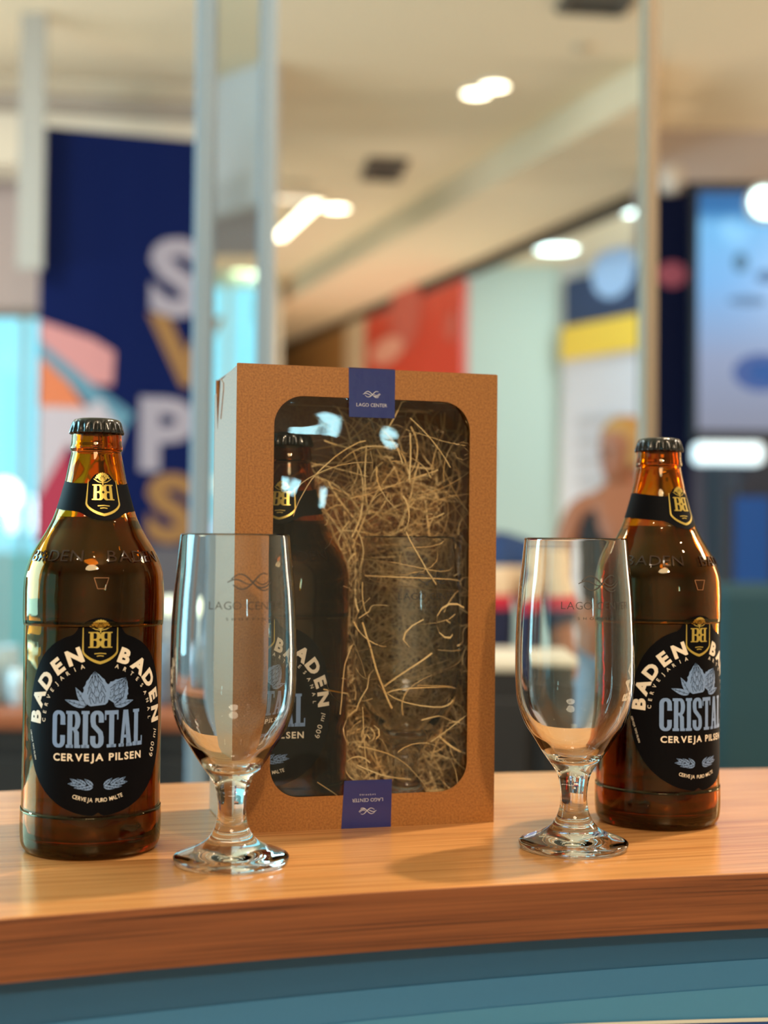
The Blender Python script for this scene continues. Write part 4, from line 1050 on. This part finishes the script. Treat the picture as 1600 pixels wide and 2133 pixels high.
# front panel with rounded window
wx0, wx1, wz0, wz1, wr = .0208, .1332, .0182, .2362, .0165
def front_panel():
    inner = []
    for cx, cz, a0 in ((wx1-wr, wz1-wr, 0), (wx0+wr, wz1-wr, 90), (wx0+wr, wz0+wr, 180), (wx1-wr, wz0+wr, 270)):
        for i in range(13): a_ = radians(a0+90*i/12); inner.append((cx+wr*cos(a_), cz+wr*sin(a_)))
    outerp = []
    cx, cz = BW/2, BH/2
    for i, (x_, z_) in enumerate(inner):
        q, j = divmod(i, 13)
        if j == 6: outerp.append([(BW, BH), (0, BH), (0, 0), (BW, 0)][q]); continue
        if q == 0: outerp.append((BW, z_) if j < 6 else (x_, BH))
        elif q == 1: outerp.append((x_, BH) if j < 6 else (0, z_))
        elif q == 2: outerp.append((0, z_) if j < 6 else (x_, 0))
        else: outerp.append((x_, 0) if j < 6 else (BW, z_))
    n_ = len(inner); vs = [(x_, 0, z_) for x_, z_ in inner]+[(x_, 0, z_) for x_, z_ in outerp]+[(x_, T, z_) for x_, z_ in inner]+[(x_, T, z_) for x_, z_ in outerp]
    fs = []
    for i in range(n_):
        j = (i+1) % n_
        fs += [(i, j, n_+j, n_+i), (2*n_+i, 3*n_+i, 3*n_+j, 2*n_+j), (i, 2*n_+i, 2*n_+j, j), (n_+i, n_+j, 3*n_+j, 3*n_+i)]
    o = mesh('front_panel', vs, fs, M_kraft, gb); recalc(o); return o
fp = front_panel()
b = MB(); b.box((BW/2, BD-T/2, BH/2), (BW-2*T, T, BH-.002)); b.build('back_panel', M_kraft, gb)
b = MB(); b.box((BW/2, BD/2, T/2), (BW-2*T, BD-2*T-.0002, T)); b.build('bottom_panel', M_kraft, gb)
b = MB(); b.box((BW/2, BD/2, BH-T/2-.0004), (BW-.004, BD-2*T-.0002, T)); b.build('top_panel', M_kraft, gb)
# folded top edge lip in front
b = MB(); b.box((BW/2, .0016, BH-.0001), (BW-.001, .0026, .0008)); b.build('top_fold', M_kraft, gb)
# left side: three overlapping tuck flaps with slanted notches
def side(pts, x, name, th=T):
    o = MB().prism([Vector((x, p[0], p[1])) for p in pts], (th, 0, 0)).build(name, M_kraft, gb); return o
side([(T, .0005), (BD-T, .0005), (BD-T, BH-.010), (BD-.006, BH-.0095), (BD-.012, BH-.032), (BD-.020, BH-.004), (BD-.021, BH-.0035), (T, BH-.001)], 0.0, 'side_panel')
side([(BD-.032, BH-.006), (BD-.022, BH-.0025), (BD-.024, BH-.026), (BD-.032, BH-.010)], -.0004, 'side_tab', .0004)
side([(T, .0005), (BD-T, .0005), (BD-T, BH-.001), (T, BH-.001)], BW-T, 'side_panel')
# film window
nx, nz = 36, 60; vs = []; 
for i in range(nz+1):
    for j in range(nx+1):
        u, w_ = j/nx, i/nz
        amp = .0006*sin(pi*u)*sin(pi*w_)
        edge_t = math.exp(-((1-w_)/.13)**2); 
        y_ = .0016+amp*sin(9*u+3*w_)+.0022*edge_t*(.55+.5*sin(24*w_+3*u*u+.5))*min(1, (1-w_)*22)+.0012*math.exp(-((u-.04)/.10)**2)*sin(14*w_)*sin(pi*w_)
        vs.append((wx0-.004+(wx1-wx0+.008)*u, max(y_, .0009), wz0-.004+(wz1-wz0+.008)*w_))
fs = [(i*(nx+1)+j, i*(nx+1)+j+1, (i+1)*(nx+1)+j+1, (i+1)*(nx+1)+j) for i in range(nz) for j in range(nx)]
mesh('film_window', vs, fs, M_film, gb, True)
# seals
def seal(z0, z1, flip, name='seal'):
    A = Art(); x0, x1 = .0622, .0888
    if flip: A.poly([(x0-.0014, z0), (x1+.0002, z0), (x1+.0006, z1), (x0, z1)])
    else: A.poly([(x0+.0004, z0), (x1, z0), (x1, z1), (x0, z1)])
    s_ = A.build(name, lambda u, w_: (u, -.00025, w_), M_navy, gb, thick=.0001)
    A = Art(); cx = (x0+x1)/2; zl_ = z0+(.0105 if not flip else (z1-z0)-.0135)
    wave_logo(A, 0, .0043, .0098); A.text('LAGO CENTER', 0, -.0015, .0020, bold=-.01, gap=.1, width=.0175)
    if flip: A.text('SHOPPING', 0, -.0045, .0008, gap=.5, width=.009)
    if flip: A.xf(lambda a_, c_: (cx-a_, zl_-c_+.001))
    else: A.xf(lambda a_, c_: (cx+a_, zl_-.002+c_))
    A.build('seal_print', lambda u, w_: (u, -.0004, w_), M_silver_ink, s_)
    return s_
seal(BH-.0268, BH+.0001, False); seal(.0001, .0262, True)
b = MB(); b.box(((.0622+.0888)/2, .012, BH+.0005), (.0266, .024, .0002)); b.build('seal', M_navy, gb)

# contents
p = bl(.0374, .0378); b3.location = (p.x, p.y, T+.0001); b3.rotation_euler = (0, 0, BY+radians(-33))
p = bl(.1085, .0355); g3.location = (p.x, p.y, T+.0001); g3.rotation_euler = (0, 0, BY+radians(10))
# wood wool
def glass_r(z):
    for p_, q_ in zip(go, go[1:]):
        if p_[1] <= z <= q_[1]: return p_[0]+(q_[0]-p_[0])*(z-p_[1])/max(q_[1]-p_[1], 1e-9)
    return .028 if z < .003 else 0
def build_straw():
    rnd = random.Random(11); vs, fs = [], []
    for k_ in range(1500):
        front_one = rnd.random() < .10
        x = rnd.uniform(.070, .146); z = rnd.uniform(.006, .225) if rnd.random() < .75 else rnd.uniform(.006, .10); y = rnd.uniform(.004, .072)
        if rnd.random() < .55: y = rnd.uniform(.045, .072)
        if .076 < x < .141 and z < .172 and y < .05 and rnd.random() < .86: y = rnd.uniform(.056, .072)
        P_ = Vector((x, y, z)); a_ = rnd.uniform(0, 2*pi); d_ = Vector((cos(a_), rnd.uniform(-.35, .35), sin(a_))).normalized()
        ax = Vector((rnd.gauss(0, .35), 1, rnd.gauss(0, .35))).normalized(); curl = rnd.gauss(0, .16)*(2.2 if rnd.random() < .25 else 1); ns = rnd.randint(8, 16); st_ = rnd.uniform(.0030, .0050); w_ = rnd.uniform(.0005, .0012)
        wd = d_.cross(Vector((rnd.gauss(0, 1), rnd.gauss(0, 1), rnd.gauss(0, 1)))).normalized()
        n0 = len(vs); ok = 0
        for i in range(ns):
            q = P_.copy()
            q.x = min(max(q.x, .0035), BW-.0015); q.z = min(max(q.z, .0022), .236); q.y = min(max(q.y, .0042), BD-.0020)
            for (cx, cy, rf, top) in ((.0374, .0378, r_at, .218), (.1085, .0355, glass_r, .1600)):
                if q.z < top+.001:
                    rr = (rf(q.z-T) if q.z-T > 0 else .03)+.0014; dx, dy = q.x-cx, q.y-cy; dd = sqrt(dx*dx+dy*dy) or 1e-6
                    if dd < rr: q.x = cx+dx/dd*rr; q.y = cy+dy/dd*rr
            q.x = min(max(q.x, .0030), BW-.0013); q.y = min(max(q.y, .0036), BD-.0013)
            bad = any(q.z < tp_+.001 and sqrt((q.x-cx)**2+(q.y-cy)**2) < (rf(max(q.z-T, 0)))+.0004 for cx, cy, rf, tp_ in ((.0374, .0378, r_at, .218), (.1085, .0355, glass_r, .1600)))
            if bad: break
            vs.append(q-wd*w_/2); vs.append(q+wd*w_/2); ok += 1
            d_ = (Matrix.Rotation(curl+rnd.gauss(0, .05), 3, ax) @ d_); P_ = P_+d_*st_
        for i in range(ok-1): fs.append((n0+2*i, n0+2*i+1, n0+2*i+3, n0+2*i+2))
    o = mesh('wood_wool', vs, fs, M_straw, None, True); o.location = BX; o.rotation_euler = (0, 0, BY)
    tag(o, 'curly pale wood wool padding inside the window box', 'wood wool', kind='stuff'); return o
build_straw()
